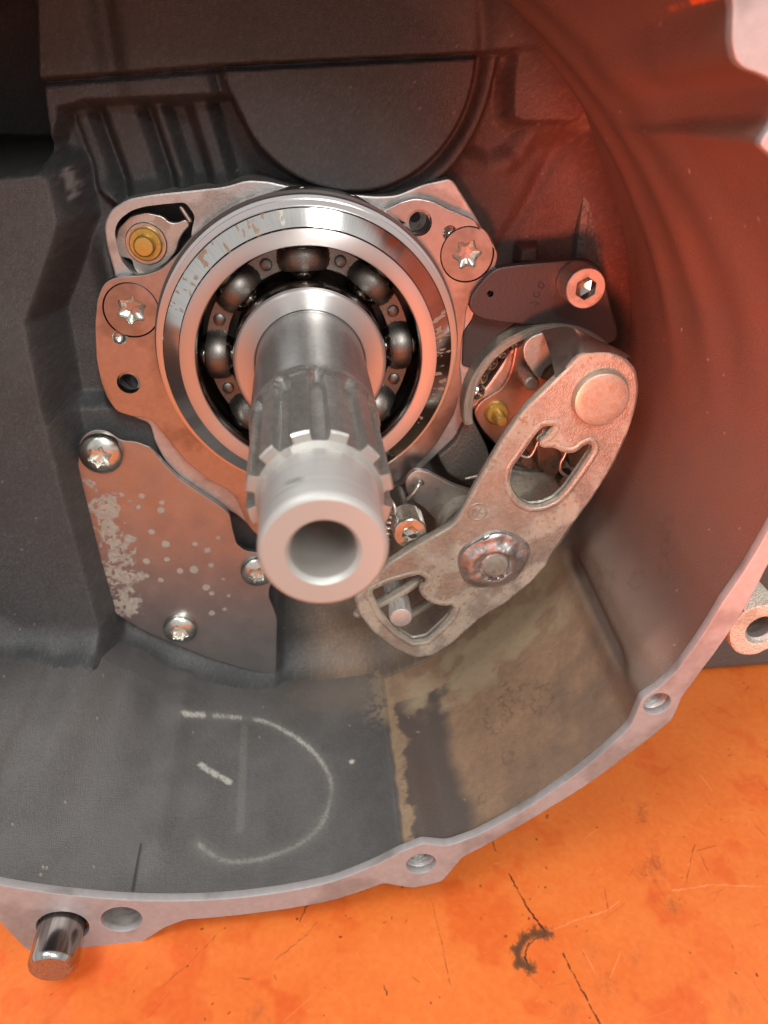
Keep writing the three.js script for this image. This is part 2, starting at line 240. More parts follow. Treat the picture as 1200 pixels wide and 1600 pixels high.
// colours shared by the painted inside
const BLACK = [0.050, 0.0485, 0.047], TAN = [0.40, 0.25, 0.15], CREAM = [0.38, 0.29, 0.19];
const mix3 = (a, b, t) => [lerp(a[0], b[0], t), lerp(a[1], b[1], t), lerp(a[2], b[2], t)];
const segDist = (x, y, a, b) => { const dx = b[0] - a[0], dy = b[1] - a[1], t = clamp(((x - a[0]) * dx + (y - a[1]) * dy) / (dx * dx + dy * dy)); return Math.hypot(x - a[0] - t * dx, y - a[1] - t * dy); };
const polyDist = (x, y, l) => { let d = 1e9, k = 0, w = 0; for (let i = 0; i < l.length - 1; i++) { const e = segDist(x, y, l[i], l[i + 1]); if (e < d) { d = e; w = i; } } return [d, w / (l.length - 1)]; };
function sdPoly(x, y, p) {                                                    // signed distance, negative inside
  let d = 1e9, s = 1; for (let i = 0, j = p.length - 1; i < p.length; j = i++) { const a = p[i], b = p[j], ex = b.x - a.x, ey = b.y - a.y, wx = x - a.x, wy = y - a.y, t = clamp((wx * ex + wy * ey) / (ex * ex + ey * ey)); d = Math.min(d, (wx - ex * t) ** 2 + (wy - ey * t) ** 2); const c1 = y >= a.y, c2 = y < b.y, c3 = ex * wy > ey * wx; if ((c1 && c2 && c3) || (!c1 && !c2 && !c3)) s = -s; }
  return s * Math.sqrt(d);
}
const arc = (deg, r = 104) => deg * Math.PI / 180 * r;                       // degrees to millimetres along the wall
const chalk = new THREE.SplineCurve([[-103.4, 7.8], [-97.1, 5.5], [-91.1, 5.3], [-85.6, 11.1], [-81.5, 19], [-79.1, 29], [-79.7, 38.1], [-81.9, 44.8], [-85.7, 48.4], [-90.3, 50.1], [-94.8, 49.6], [-98.4, 45.2]].map(([a, z]) => new THREE.Vector2(arc(a), z))).getPoints(70).map((p) => [p.x, p.y]);
const blotches = [[-51.3, 28.3, 4.2], [-49.3, 27, 2.6], [-48.9, 24.6, 1.8], [-43.6, 33.1, 3.0], [-45.4, 29.3, 3.4], [-25, 22.5, 2.6], [-27.5, 13, 4.4], [-13, 30, 2], [-15, 33, 1.6], [-17, 36, 2.2], [-21, 31, 1.6], [-52, 44, 1.2], [-57, 50, 1.5]];
function wallColor(th, z) {
  const d = th * 180 / Math.PI, s = arc(d), n = fbm(s * 0.12, z * 0.12, 5, 201), n2 = fbm(s * 1.4, z * 0.5, 3, 207), n3 = fbm(s * 3, z * 3, 2, 209);
  let c = BLACK.map((x, i) => x * (0.75 + 0.5 * n3) * (1.5 + [0.06, 0.03, 0.03][i]));
  const haze = 0.02 + sstep(0.3, 0.75, n) * 0.06; c = mix3(c, [0.40, 0.375, 0.36], haze);
  // dried road dirt on the right lower wall: a crusted edge, a wet run beside it, tan film with ragged borders, pale crust behind the lever
  const fine = fbm(s * 0.9, z * 0.9, 3, 241), e0 = d + 68.7 + 0.5 * (fbm(z * 0.25, 3, 3, 243) - 0.5);
  if (d > -73 && d < 64) {
    const L = sstep(-0.25, 0.25, e0), w = 1.1 + 2.4 * sstep(0.35, 0.7, fbm(z * 0.09 + 5, 1, 3, 245)) * sstep(8, 30, z) + 1.2 * (fine - 0.5);
    c = mix3(c, [0.13, 0.088, 0.07], L * 0.85 * (0.6 + 0.6 * n));
    const T0 = z > 6 ? sstep(-1.5, 1.5, d + 59.6 + 3.4 * (fbm(z * 0.1, 7, 3, 247) - 0.5) - 5 * (1 - sstep(6, 12, z))) : L;
    const far = sstep(18, -16, z - (43 - (d + 45) * 1.15) + (fbm(s * 0.16, z * 0.16, 4, 249) - 0.5) * 44), right = 1 - sstep(-33, -28.5, d);
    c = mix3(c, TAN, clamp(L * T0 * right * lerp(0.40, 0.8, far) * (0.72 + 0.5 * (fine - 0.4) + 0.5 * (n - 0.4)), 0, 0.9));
    c = mix3(c, [0.07, 0.06, 0.058], 0.4 * L * (1 - T0) * sstep(w, w + 0.8, e0));
    c = mix3(c, [0.37, 0.255, 0.155], 0.78 * L * (1 - sstep(w - 0.35, w + 0.35, e0)) * (0.55 + 0.7 * fine));
    c = mix3(c, [0.30, 0.25, 0.19], clamp(0.42 * gauss(d + 25.2, 3.4) * (0.5 + 0.7 * n + 0.3 * (fine - 0.5)) * sstep(-8, 6, z), 0, 0.6));
    const cr = right * L * sstep(0.40, 0.66, fbm(s * 0.13 + 3, z * 0.13, 4, 251) + 0.34 * gauss(z - 1, 13) - 0.16) * sstep(-68, -63, d) * (1 - sstep(-38, -31, d)) * sstep(24, 10, z); c = mix3(c, CREAM, clamp(cr * (0.5 + 0.7 * fine), 0, 0.85));
    c = mix3(c, [0.10, 0.07, 0.05], 0.22 * right * L * gauss(fbm(s * 0.13 + 3, z * 0.13, 4, 251) + 0.34 * gauss(z - 1, 13) - 0.16 - 0.475, 0.012) * sstep(26, 12, z));
    const up = sstep(-34, -4, d) * 0.8 * (0.55 + 0.6 * n); c = mix3(c, [0.18, 0.083, 0.058], clamp(up, 0, 0.88));  // red-brown film, deepened so its colour carries the red glow at the right
    for (const [bd, bz, br] of blotches) { const q = Math.hypot((s - arc(bd)), (z - bz) * 0.8) + (fbm(s * 0.5, z * 0.5, 3, 231) - 0.5) * 5 - br; c = mix3(c, [0.06, 0.04, 0.03], 0.34 * gauss(q, 0.35)); }
  }
  if (d > -76 && d <= -68) c = mix3(c, [0.33, 0.24, 0.15], 0.75 * sstep(0.42, 0.55, fine + 0.25 * gauss(e0, 2) - 0.1) * gauss(e0, 3.4) * (1 - sstep(8, 18, z)) * (1 - sstep(-0.25, 0.25, e0)));
  c = mix3(c, [0.19, 0.15, 0.12], 0.5 * gauss(z + 4, 9) * sstep(-92, -78, d) * (1 - sstep(-70, -66, d)) * (0.4 + n));
  // small orange slit high on the right wall, its gleam painted in as colour
  { const q = sstep(0.36, 0.26, Math.abs(d - 45.65)), k = q * sstep(42.8, 43.2, z) * sstep(57, 56.6, z) * (z > 49.6 ? 0.95 : 0.3 * (vnoise(z * 2.2, 1, 5) > 0.4 ? 1 : 0.2)); if (k > 0) c = mix3(c, [0.9, 0.17, 0.03], k); }
  // chalk marks
  if (d > -110 && d < -74) {
    const [cd, w] = polyDist(s, z, chalk), heavy = 0.85 - 0.5 * sstep(0.3, 0.5, w); const wd = lerp(0.6, 0.42, sstep(0.2, 0.4, w));
    const press = 0.45 + 0.9 * fbm(w * 14, 3, 3, 261); let k = sstep(wd * press + 0.75, wd * press - 0.45, cd + (n3 - 0.5) * 1.3) * heavy * (0.55 + 0.6 * press); if (w < 0.33) k *= sstep(0.22, 0.5, fbm(w * 26, 9, 2, 263) + 0.06); k = Math.max(k, 0.10 * gauss(cd, 2.2));
    k = Math.max(k, 0.85 * sstep(1.15, 0.5, segDist(s, z, [arc(-99.5), 22.7], [arc(-94.9), 26.9]) + (n3 - 0.5) * 0.7));
    k = Math.max(k, 0.10 * sstep(1.6, 0.6, segDist(s, z, [arc(-93), 8], [arc(-92.8), 41])));
    c = mix3(c, [0.55, 0.53, 0.47], k * 0.75 * sstep(0.15, 0.6, fbm(s * 4, z * 4, 2, 215) + 0.12));
  }
  const speck = hash(Math.floor(s * 1.1), Math.floor(z * 1.1), 5); if (speck > 0.998 && Math.hypot(s * 1.1 % 1 - (s < 0 ? -0.5 : 0.5), z * 1.1 % 1 - (z < 0 ? -0.5 : 0.5)) < 0.28) c = mix3(c, [0.5, 0.44, 0.33], 0.5);
  const dot = Math.hypot(s - arc(-75.5), z - 24.6); c = mix3(c, [0.55, 0.5, 0.4], 0.9 * sstep(1.0, 0.5, dot));
  const scratch = segDist(s, z, [arc(-106.4), 46], [arc(-106.3), 57.5]); c = mix3(c, [0.004, 0.004, 0.004], 0.9 * sstep(0.5, 0.1, scratch)); 
  return c;
}
const backTable = [[-181, 104], [-150, 108], [-136, 101.5], [-128, 94], [-122, 88.5], [-115, 91], [-105, 96], [-90, 100.5], [-68, 106], [-33, 108], [0, 106], [60, 106], [181, 104]];
function backRadius(d) { for (let i = 0; i < backTable.length - 1; i++) { const [a, r] = backTable[i], [b, q] = backTable[i + 1]; if (d <= b) return lerp(r, q, sstep(0, 1, (d - a) / (b - a))); } return 104; }
function wallRadius(th, z) {
  const d = th * 180 / Math.PI, t = clamp((ZR - z) / 78), rim = rIn(th), base = backRadius(d > 180 ? d - 360 : d);
  const post = Math.max(gauss(d + 27.2, 4.5), gauss(d + 66.6, 4.5));
  let r = lerp(rim + 0.12, base, lerp(lerp(sstep(0.06, 0.75, t), clamp((t - 0.02) / 0.75), 0.5), sstep(0.12, 0.95, t), post)) - 0.4 * sstep(0.3, 0.7, t);
  r -= 1.5 * gauss(d + 104.5, 2.2) * (1 - t * 0.3) * sstep(0, 6, z + 14) * sstep(58, 44, z);                // soft axial swelling on the left
  r += 3.2 * gauss(d + 29.3, 1.1) * sstep(-10, 4, z) * sstep(54, 40, z); r -= 2.4 * gauss(d + 24.2, 3.2) * sstep(-14, 6, z) * sstep(59, 48, z);       // crease and swelling at the right
  r += (d > -69.3 && d < -40 ? 1.4 * sstep(-69.3, -68.5, d) * (1 - sstep(-62, -50, d)) : 0);       // step beside the dirt run
  if (d > -2) { const a = sstep(-2, 22, d) * (1 - sstep(50, 62, d)) * sstep(52, 36, z); for (const [z0, k, w, h] of [[13, -0.62, 4.2, 0.9], [0, -0.55, 3.4, 0.8], [28, -0.7, 6.5, 0.9]]) r -= a * h * gauss(z - z0 - k * (d - 30), w); r -= a * 0.5 * (fbm(z * 0.12, d * 0.1, 2, 221) - 0.3); }
  return r;
}
{
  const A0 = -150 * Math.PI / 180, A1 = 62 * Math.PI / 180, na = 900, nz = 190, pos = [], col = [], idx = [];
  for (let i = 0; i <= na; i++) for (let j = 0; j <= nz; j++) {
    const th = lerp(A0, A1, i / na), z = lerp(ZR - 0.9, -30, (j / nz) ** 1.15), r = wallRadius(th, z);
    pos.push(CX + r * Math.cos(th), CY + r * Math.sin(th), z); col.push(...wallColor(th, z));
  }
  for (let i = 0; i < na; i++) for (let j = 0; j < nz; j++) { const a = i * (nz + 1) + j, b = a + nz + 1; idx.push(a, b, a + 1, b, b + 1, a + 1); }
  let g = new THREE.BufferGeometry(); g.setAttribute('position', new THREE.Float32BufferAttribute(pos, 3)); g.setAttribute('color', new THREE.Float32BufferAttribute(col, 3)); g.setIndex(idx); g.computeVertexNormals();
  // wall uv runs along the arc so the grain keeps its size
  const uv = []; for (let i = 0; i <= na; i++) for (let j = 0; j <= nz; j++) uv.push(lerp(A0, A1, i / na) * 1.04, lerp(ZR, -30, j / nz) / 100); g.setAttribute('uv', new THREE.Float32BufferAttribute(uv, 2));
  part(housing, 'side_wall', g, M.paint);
  // the upper left of the wall, outside the picture, closes the cup
  const pr = []; for (let j = 0; j <= 8; j++) pr.push(j); const ps = [], ix = []; const nb = 160, B1 = A0 + 2 * Math.PI;
  for (let i = 0; i <= nb; i++) for (let j = 0; j <= 8; j++) { const th = lerp(A1, B1, i / nb), z = lerp(ZR - 0.4, -30, j / 8), r = wallRadius(th > Math.PI ? th - 2 * Math.PI : th, z); ps.push(CX + r * Math.cos(th), CY + r * Math.sin(th), z); }
  for (let i = 0; i < nb; i++) for (let j = 0; j < 8; j++) { const a = i * 9 + j, b = a + 9; ix.push(a, b, a + 1, b, b + 1, a + 1); }
  g = new THREE.BufferGeometry(); g.setAttribute('position', new THREE.Float32BufferAttribute(ps, 3)); g.setIndex(ix); g.computeVertexNormals(); part(housing, 'upper_wall', boxUV(g), M.plainPaint);
  // outside skin
  const po = [], io = []; const nc = 360; for (let i = 0; i <= nc; i++) for (const z of [ZR - 7, ZR - 12, 20, -45]) { const th = -Math.PI + 2 * Math.PI * i / nc, r = z > 50 ? rOut(th) - 0.8 : Math.min(rOut(th) - 1.5, 112); po.push(CX + r * Math.cos(th), CY + r * Math.sin(th), z); }
  for (let i = 0; i < nc; i++) for (let j = 0; j < 3; j++) { const a = i * 4 + j, b = a + 4; io.push(a, a + 1, b, b, a + 1, b + 1); }
  g = new THREE.BufferGeometry(); g.setAttribute('position', new THREE.Float32BufferAttribute(po, 3)); g.setIndex(io); g.computeVertexNormals(); part(housing, 'outer_skin', boxUV(g), M.plainPaint);
}
const rimHoles = [[190, 1437, 4.9], [658, 1350, 3.7], [1027, 1100, 3.1], [98, 1449, 6.2]].map(([a, b, r]) => { const p = at(a, b, ZR); return [p.x, p.y, r]; });
{
  const s = new THREE.Shape(), n = 1440, h = new THREE.Path();
  for (let i = 0; i < n; i++) { const t = -Math.PI + 2 * Math.PI * i / n, r = rOut(t) + 0.16 * (fbm(t * 160, 1, 3, 301) - 0.5), x = CX + r * Math.cos(t), y = CY + r * Math.sin(t); i ? s.lineTo(x, y) : s.moveTo(x, y); } s.closePath();
  for (let i = 0; i < n; i++) { const t = Math.PI - 2 * Math.PI * i / n, r = rIn(t), x = CX + r * Math.cos(t), y = CY + r * Math.sin(t); i ? h.lineTo(x, y) : h.moveTo(x, y); } h.closePath();
  s.holes.push(h); for (const [x, y, r] of rimHoles) s.holes.push(circ(x, y, r));
  part(housing, 'rim_flange', extr(s, ZR, 2.2, 0.25, 30, 14), M.rim);
  rimHoles.slice(0, 3).forEach(([x, y, r], k) => {                           // threads and the bottoms of the bolt holes
    const pr = []; for (let i = 0; i <= 48; i++) pr.push([r - 0.02 - (k ? 0.32 : 0) * (0.5 + 0.5 * Math.cos(i * Math.PI / 2)) * sstep(3, 10, i), ZR - 1.4 - i * (k ? 0.1 : 0.2)]); pr.push([0.01, ZR - (k ? 6.6 : 12)]);
    part(housing, 'bolt_hole', lathe(pr, x, y, 40, 25), M.alu);
  });
}
// outer lug at the right, standing out of the block wall
{
  const c = at(1187, 985, 46), pts = []; const s = new THREE.Shape(); const R = 7.6;
  for (let i = 0; i < 72; i++) { const t = i / 72 * Math.PI * 2, r = R + 0.25 * Math.sin(3 * t + 1) + 0.3 * (vnoise(i * 0.6, 2, 3) - 0.5); const x = c.x + r * Math.cos(t), y = c.y + r * Math.sin(t); i ? s.lineTo(x, y) : s.moveTo(x, y); } s.closePath();
  s.holes.push(circ(c.x + 0.7, c.y - 0.1, 3.9));
  const lug = part(housing, 'mounting_lug', extr(s, 46, 16, 0.7, 35, 12), std({ color: lin(0.74, 0.66, 0.55), metalness: 0.25, roughness: 0.55, map: rep(T_smudge, 4), bumpMap: rep(T_grain, 2), bumpScale: 0.0003 }), 'pale bare metal lug with a hole, partly behind the rim');
  part(lug, 'bushing', lathe([[3.88, 45.2], [3.2, 44.6], [3.1, 41], [3.5, 40], [3.5, 32], [0.01, 32]], c.x + 0.7, c.y - 0.1, 48, 25), M.alu);
}
// back wall: relief over x, y
const disc = at(548, 85, -13), DR = at(748, 85, -13).x - disc.x;
const blk = P2([[-260, 262], [-40, 268], [60, 258], [86, 272], [104, 350], [88, 405], [50, 508], [76, 640], [110, 782], [142, 905], [164, 978], [170, 1120], [-300, 1120]], -3.5);
const strip = P2([[62, 128], [352, 105], [360, 152], [130, 162], [98, 175], [78, 250], [70, 250]], -14.5);
const plateau = P2([[40, -400], [1010, -400], [1010, 64], [745, 86], [352, 105], [55, 128]], -13);
const flute = P2([[112, 170], [362, 152], [405, 240], [450, 290], [390, 292], [300, 305], [190, 318], [150, 290]], -24);
const deepL = P2([[-200, -400], [22, -400], [30, 0], [60, 128], [85, 262], [-200, 262]], -20);
const pad = P2([[797, -100], [895, -100], [893, 186], [880, 190], [815, 192], [799, 184]], -16);
const rightPl = P2([[745, 86], [1010, 64], [1000, 125], [965, 160], [905, 200], [840, 212], [800, 255], [725, 250], [690, 280], [715, 215], [745, 150]], -18);
const tear = P2([[772, 105], [790, 108], [800, 186], [826, 200], [812, 238], [770, 262], [725, 240], [738, 200], [764, 140]], -18);
const bump = P2([[814, 386], [842, 385], [843, 412], [811, 412]], -18);
const seam = [[925, 130], [880, 225], [830, 322], [775, 405]].map(([a, b]) => at(a, b, -20)).map((p) => [p.x, p.y]);
const bed = P2([[-60, 640], [240, 640], [350, 760], [470, 820], [438, 960], [436, 1400], [-60, 1400]], -13);
const pocket = P2([[176, 370], [177, 355], [185, 340], [203, 325], [224, 319], [257, 315], [291, 312], [309, 337], [320, 380], [240, 440], [185, 406]], -15);
const drumC = at(853, 635, -8);
const ridgeX = [150, 212, 270, 334].map((a) => at(a, 230, -24).x);
const lineY = [[52, 128], [352, 105], [745, 86], [1010, 64]].map(([a, b]) => at(a, b, -13)).map((p) => [p.x, p.y]);
const grooveX = at(165, 60, -13).x, gw = 2.6;
function height(x, y) {
  const S = (p, w) => sstep(w, -w, sdPoly(x, y, p));
  let h = -23 + 2 * sstep(-30, -60, y) + 1.2 * (fbm(x * 0.05 + 9, y * 0.05, 3, 401) - 0.5);
  const rp = S(rightPl, 4.5); h = lerp(h, -17.5, rp);
  h = lerp(h, -25, 0.9 * S(tear, 3.4));
  h = lerp(h, -14.6, S(strip, 1.1));
  const [ly] = polyDist(x, y, lineY);
  const up = S(plateau, 0.8); h = lerp(h, -13.2, up);
  const rd = Math.hypot(x - disc.x, y - disc.y);
  const below = 1 - up; const band = sstep(DR + 6.2, DR + 4.4, rd) * below * sstep(disc.x - 25, disc.x + 2, x); h = lerp(h, Math.max(h, -17.2), band);
  h -= 3.2 * gauss(rd - DR - 1.4, 1.3) * below; 
  h = lerp(h, -13.3, sstep(DR + 0.4, DR - 0.8, rd) * below);
  if (up > 0.5 && rd > DR) h += 0; h -= 1.6 * gauss(rd - DR - 1.2, 1.6) * up * sstep(disc.x, disc.x + 10, x);
  h -= 0.8 * gauss(ly, 0.45);
  const padK = S(pad, 0.7); h = lerp(h, -15.6, padK * (1 - 0.6 * up)); 
  h -= 2.6 * gauss(x - grooveX, gw) * up; h -= 1.2 * gauss(x - grooveX, gw) * S(strip, 1);
  const fl = S(flute, 1.3); if (fl > 0) { let r = -28; for (let i = 0; i < 4; i++) { const slant = (y - 45) * -0.22; r = Math.max(r, -28 + 5.2 * sstep([4.2, 6.4, 3.2, 4.4][i], [0.6, 2.6, 0.3, 1][i], Math.abs(x - ridgeX[i] - slant))); } const fd = -sdPoly(x, y, flute); r += 5 * sstep(6, 1, fd) * sstep(44, 34, y); h = lerp(h, r, fl); }
  h = lerp(h, -55, S(deepL, 2.2));
  h += 5 * gauss(x - at(168, 350, -22).x - (y - 10) * -0.05, 3.4) * sstep(-34, -14, y) * sstep(32, 20, y) * (1 - S(strip, 2)) * (1 - fl);
  const sd = polyDist(x, y, seam)[0]; h -= 1.3 * gauss(sd, 2.2);
  h = lerp(h, -18, S(bump, 0.5));
  h = lerp(h, -17.5, S(bed, 2)); h = lerp(h, -27, S(pocket, 1));
  const dr = Math.hypot(x - drumC.x, y - drumC.y); h = lerp(h, -42, sstep(24, 22, dr));
  const b = sdPoly(x, y, blk), bh = -3.5 - 1.1 * sstep(-60, -95, x) + 0.6 * (fbm(x * 0.06, y * 0.06, 2, 411) - 0.5); h = lerp(h, bh, sstep(3.6, -2.2, b));
  // fillets into the side wall
  const dx = x - CX, dy = y - CY, r = Math.hypot(dx, dy), dg = Math.atan2(dy, dx) * 180 / Math.PI, F = lerp(13, 9, sstep(-100, -115, dg)), q = r - (backRadius(dg) - F); if (q > 0) { const f = F - Math.sqrt(Math.max(0, F * F - Math.min(q, F) ** 2)); h += f; }
  return h;
}
{
  const X0 = -128, X1 = 90, Y0 = -118, Y1 = 100, st = 0.46, nx = Math.round((X1 - X0) / st), ny = Math.round((Y1 - Y0) / st), pos = [], col = [], uv = [], ok = [], idx = [];
  const chip = [[82, 275], [92, 300], [94, 318]].map(([a, b]) => at(a, b, 0)).map((p) => [p.x, p.y]), edge = [[84, 290], [90, 350], [96, 380], [70, 460], [55, 505], [80, 640], [112, 782]].map(([a, b]) => at(a, b, 0)).map((p) => [p.x, p.y]);
  const rub = [[905, 185], [960, 160], [985, 150], [990, 190]].map(([a, b]) => at(a, b, -18)).map((p) => [p.x, p.y]);
  for (let j = 0; j <= ny; j++) for (let i = 0; i <= nx; i++) {
    const x = X0 + i * st, y = Y0 + j * st; ok.push(Math.hypot(x - CX, y - CY) < 109); if (!ok.at(-1)) { pos.push(x, y, 0); col.push(0, 0, 0); uv.push(0, 0); continue; }
    const n = fbm(x * 0.1, y * 0.1, 4, 421), n3 = fbm(x * 3, y * 3, 2, 423); let c = BLACK.map((v, i) => v * (0.8 + 0.4 * n3) * (1.15 + 0.4 * n) * [0.93, 1, 1.05][i]);
    c = mix3(c, [0.42, 0.42, 0.42], 0.6 * sstep(0.8, 0.2, polyDist(x, y, chip)[0] + (fbm(x * 1.3, y * 1.3, 2, 443) - 0.5) * 2));
    c = mix3(c, [0.2, 0.2, 0.19], 0.0 * sstep(0.9, 0.1, polyDist(x, y, edge)[0] + (n3 - 0.4) * 1.4) * sstep(0.4, 0.6, fbm(x * 0.8, y * 0.8, 2, 429)));
    c = mix3(c, [0.40, 0.26, 0.19], 0.85 * sstep(5.2, 0.5, polyDist(x, y, rub)[0] + (fbm(x * 1.6, y * 0.6, 3, 431) - 0.5) * 9));
    c = mix3(c, [0.22, 0.15, 0.1], 0.4 * sstep(0.9, 0.2, segDist(x, y, seam[1], seam[2]) + (n3 - 0.5)) * sstep(6, 1, Math.abs(y - seam[2][1])));
    const low = sstep(-40, -70, y) * sstep(-14, 6, x), right = sstep(46, 66, x) * sstep(30, -40, y); c = mix3(c, [0.16, 0.065, 0.045], clamp(sstep(22, 72, x) * sstep(-50, -10, y) * 0.75 * (0.6 + 0.7 * n), 0, 0.8)); c = mix3(c, TAN, clamp((0.42 * low + 0.22 * right) * (0.4 + n), 0, 0.8)); c = c.map((v) => v * (0.85 + 0.5 * Math.pow(vnoise(x * 5, y * 2.2, 441), 3)));  // red-brown dust at the right, with the red glow put into its colour
    if (hash(i, j, 9) > 0.9994) c = [0.2, 0.19, 0.18];
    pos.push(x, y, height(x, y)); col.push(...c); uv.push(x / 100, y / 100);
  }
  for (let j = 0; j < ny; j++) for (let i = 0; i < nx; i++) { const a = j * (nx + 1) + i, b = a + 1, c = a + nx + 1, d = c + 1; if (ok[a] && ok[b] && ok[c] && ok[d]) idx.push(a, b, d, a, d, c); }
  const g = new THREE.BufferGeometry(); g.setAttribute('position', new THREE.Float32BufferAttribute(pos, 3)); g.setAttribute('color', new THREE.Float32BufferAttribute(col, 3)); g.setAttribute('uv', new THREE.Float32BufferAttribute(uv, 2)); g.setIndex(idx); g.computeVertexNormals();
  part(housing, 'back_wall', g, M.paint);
}
// machined boss round the bearing
{
  const o = P2([[180, 432], [166, 385], [162, 350], [173, 327], [200, 310], [240, 303], [300, 297], [352, 291], [385, 281], [420, 283], [452, 291], [500, 293], [545, 303], [590, 307], [620, 305], [660, 288], [706, 278], [722, 303], [745, 340], [772, 392], [765, 450], [744, 490], [738, 520], [737, 600], [728, 650], [712, 683], [690, 704], [640, 750], [500, 850], [420, 850], [372, 806], [346, 792], [318, 777], [283, 749], [256, 719], [243, 694], [234, 662], [180, 640], [166, 600]], -14.4);
  const s = rounded(o, 1.6); s.holes.push(rounded(P2([[176, 372], [176, 355], [184, 340], [202, 326], [224, 319], [257, 315], [291, 312], [309, 337], [303, 361], [300, 410], [240, 450], [200, 425], [185, 406]], -14.4), 1.4, THREE.Path)); s.holes.push(circ(0, 0, 33));
  const pl = P2([[201, 598], [655, 348], [187, 527], [703, 365]], -14.4); s.holes.push(circ(pl[0].x, pl[0].y, 2.9)); s.holes.push(circ(pl[1].x, pl[1].y, 3.1));
  const boss = part(housing, 'bearing_boss', extr(s, -14.4, 13, 0.5, 35, 10), M.alu, 'bare machined metal boss round the bearing');
  part(boss, 'bore', lathe([[33, -14.6], [32.6, -15], [32.6, -30]], 0, 0, 64), M.alu);
  for (const k of [0, 1]) part(boss, 'drill_hole', lathe([[2.85 + 0.2 * k, -15], [2.85 + 0.2 * k, -22], [0.01, -23.4]], pl[k].x, pl[k].y, 32), M.alu);
}
// dark machined land beside the boss, at the drum
{ const s = rounded(P2([[738, 500], [742, 487], [760, 494], [800, 500], [806, 505], [760, 545], [752, 580], [722, 572], [724, 520]], -13.6), 0.8); part(housing, 'land', extr(s, -13.6, 8, 0.4), M.plainPaint); const b = rounded(P2([[735, 640], [742, 660], [762, 700], [772, 745], [745, 765], [700, 742], [684, 714], [712, 690]], -13), 1.2); part(housing, 'land', extr(b, -13, 10, 0.8), std({ color: lin(0.13, 0.11, 0.095), roughness: 0.45, metalness: 0.4, bumpMap: rep(T_grain, 2), bumpScale: 0.0002 })); }
// dark collar behind the shift linkage (lower)
{
  const block = thing('engine_block', 'dark grey engine block wall behind the lug at the right of the rim', 'engine', [150, BENCH, -40]);
  const s = rounded([[70, -128], [230, -128], [230, 40], [70, 40]].map(([x, y]) => new THREE.Vector2(x, y)), 3);
  part(block, 'wall', extr(s, -20, 60, 2, 35), std({ color: lin(0.10, 0.085, 0.078), roughness: 0.5, bumpMap: rep(T_grain, 1), bumpScale: 0.0003 }));
}

// ---------------------------------------------------------------- retainer plate
const PZ = -11;
{
  const o = P2([[160, 446], [172, 436], [190, 432], [226, 430], [252, 421], [278, 398], [306, 366], [330, 351], [353, 336], [385, 322], [415, 314], [450, 307], [480, 305], [517, 307], [550, 318], [583, 332], [602, 328], [625, 316], [650, 310], [677, 315], [700, 327], [740, 343], [762, 364], [779, 398], [771, 427], [752, 449], [735, 466], [728, 487], [727, 507], [722, 530], [719, 573], [722, 605], [710, 647], [683, 693], [645, 733], [613, 760], [560, 790], [480, 830], [400, 836], [385, 817], [374, 788], [360, 767], [325, 749], [290, 721], [262, 686], [236, 654], [207, 651], [182, 643], [167, 622], [157, 595], [150, 560], [148, 510], [151, 470]], PZ);
  const t = thing('bearing_retainer_plate', 'polished steel retainer plate reflecting orange, fixed round the big ball bearing', 'plate', [0, 0, PZ - 3]);
  const s = rounded(o, 1.3); s.holes.push(circ(0, 0, 38.2));
  const H = P2([[201, 598], [655, 348], [205, 485], [730, 398], [187, 527], [703, 364]], PZ);
  s.holes.push(circ(H[0].x, H[0].y, 3.15)); s.holes.push(circ(H[1].x, H[1].y, 3.3));
  for (const [a, b] of [[2, 4], [3, 5]]) {                                     // countersink joined with its little staking notch
    const R = 6.95, r = 2.0, c = H[a], e = H[b], dir = Math.atan2(e.y - c.y, e.x - c.x), D = c.distanceTo(e), half = Math.acos(clamp((R * R + D * D - r * r) / (2 * R * D), -1, 1)), hb = Math.acos(clamp((r * r + D * D - R * R) / (2 * r * D), -1, 1));
    const h = new THREE.Path(); for (let i = 0; i <= 60; i++) { const q = dir - half - (2 * Math.PI - 2 * half) * i / 60; const x = c.x + R * Math.cos(q), y = c.y + R * Math.sin(q); i ? h.lineTo(x, y) : h.moveTo(x, y); }
    for (let i = 0; i <= 20; i++) { const q = dir + Math.PI - hb - (2 * Math.PI - 2 * hb) * i / 20; h.lineTo(e.x + r * Math.cos(q), e.y + r * Math.sin(q)); } h.closePath(); s.holes.push(h);
  }
  part(t, 'plate_body', extr(s, PZ, 2.9, 0.22, 30, 10), M.plate);
  for (const k of [0, 1]) part(t, 'hole_lining', lathe([[3.13 + 0.15 * k, PZ - 0.3], [2.9 + 0.15 * k, PZ - 1], [2.9 + 0.15 * k, PZ - 3]], H[k].x, H[k].y, 40), M.polish);
  for (const k of [2, 3]) { const c = H[k]; part(t, 'countersink', lathe([[6.9, PZ - 0.8], [6.6, PZ - 2.2], [0.1, PZ - 2.4]], c.x, c.y, 60), M.plate); }
  for (const k of [4, 5]) part(t, 'staking_notch', lathe([[1.95, PZ - 0.25], [1.5, PZ - 1.1], [0.05, PZ - 1.5]], H[k].x, H[k].y, 28, 60), M.zinc);
  const mk = (k, label, turn) => { const c = H[k], o2 = thing('torx_screw', label, 'screw', [c.x, c.y, PZ - 2], 'flat torx screws of the retainer plate'); const q = [1, 2].map((w) => { const g = headGeo(6.55, 1.6, () => 1.85, torx(3.0, turn), 1.5, 0.8, 96, w); g.translate(c.x, c.y, PZ - 2); return g; }); const hd = part(o2, 'head', q[0], M.plate); part(hd, 'torx_recess', q[1], M.socket); return o2; };
  mk(2, 'flat torx screw at the left of the bearing, above a round hole', 0.3);
  const b = mk(3, 'flat torx screw at the upper right of the bearing, beside the black bracket', 0.1); b.name = 'torx_screw_001';
}

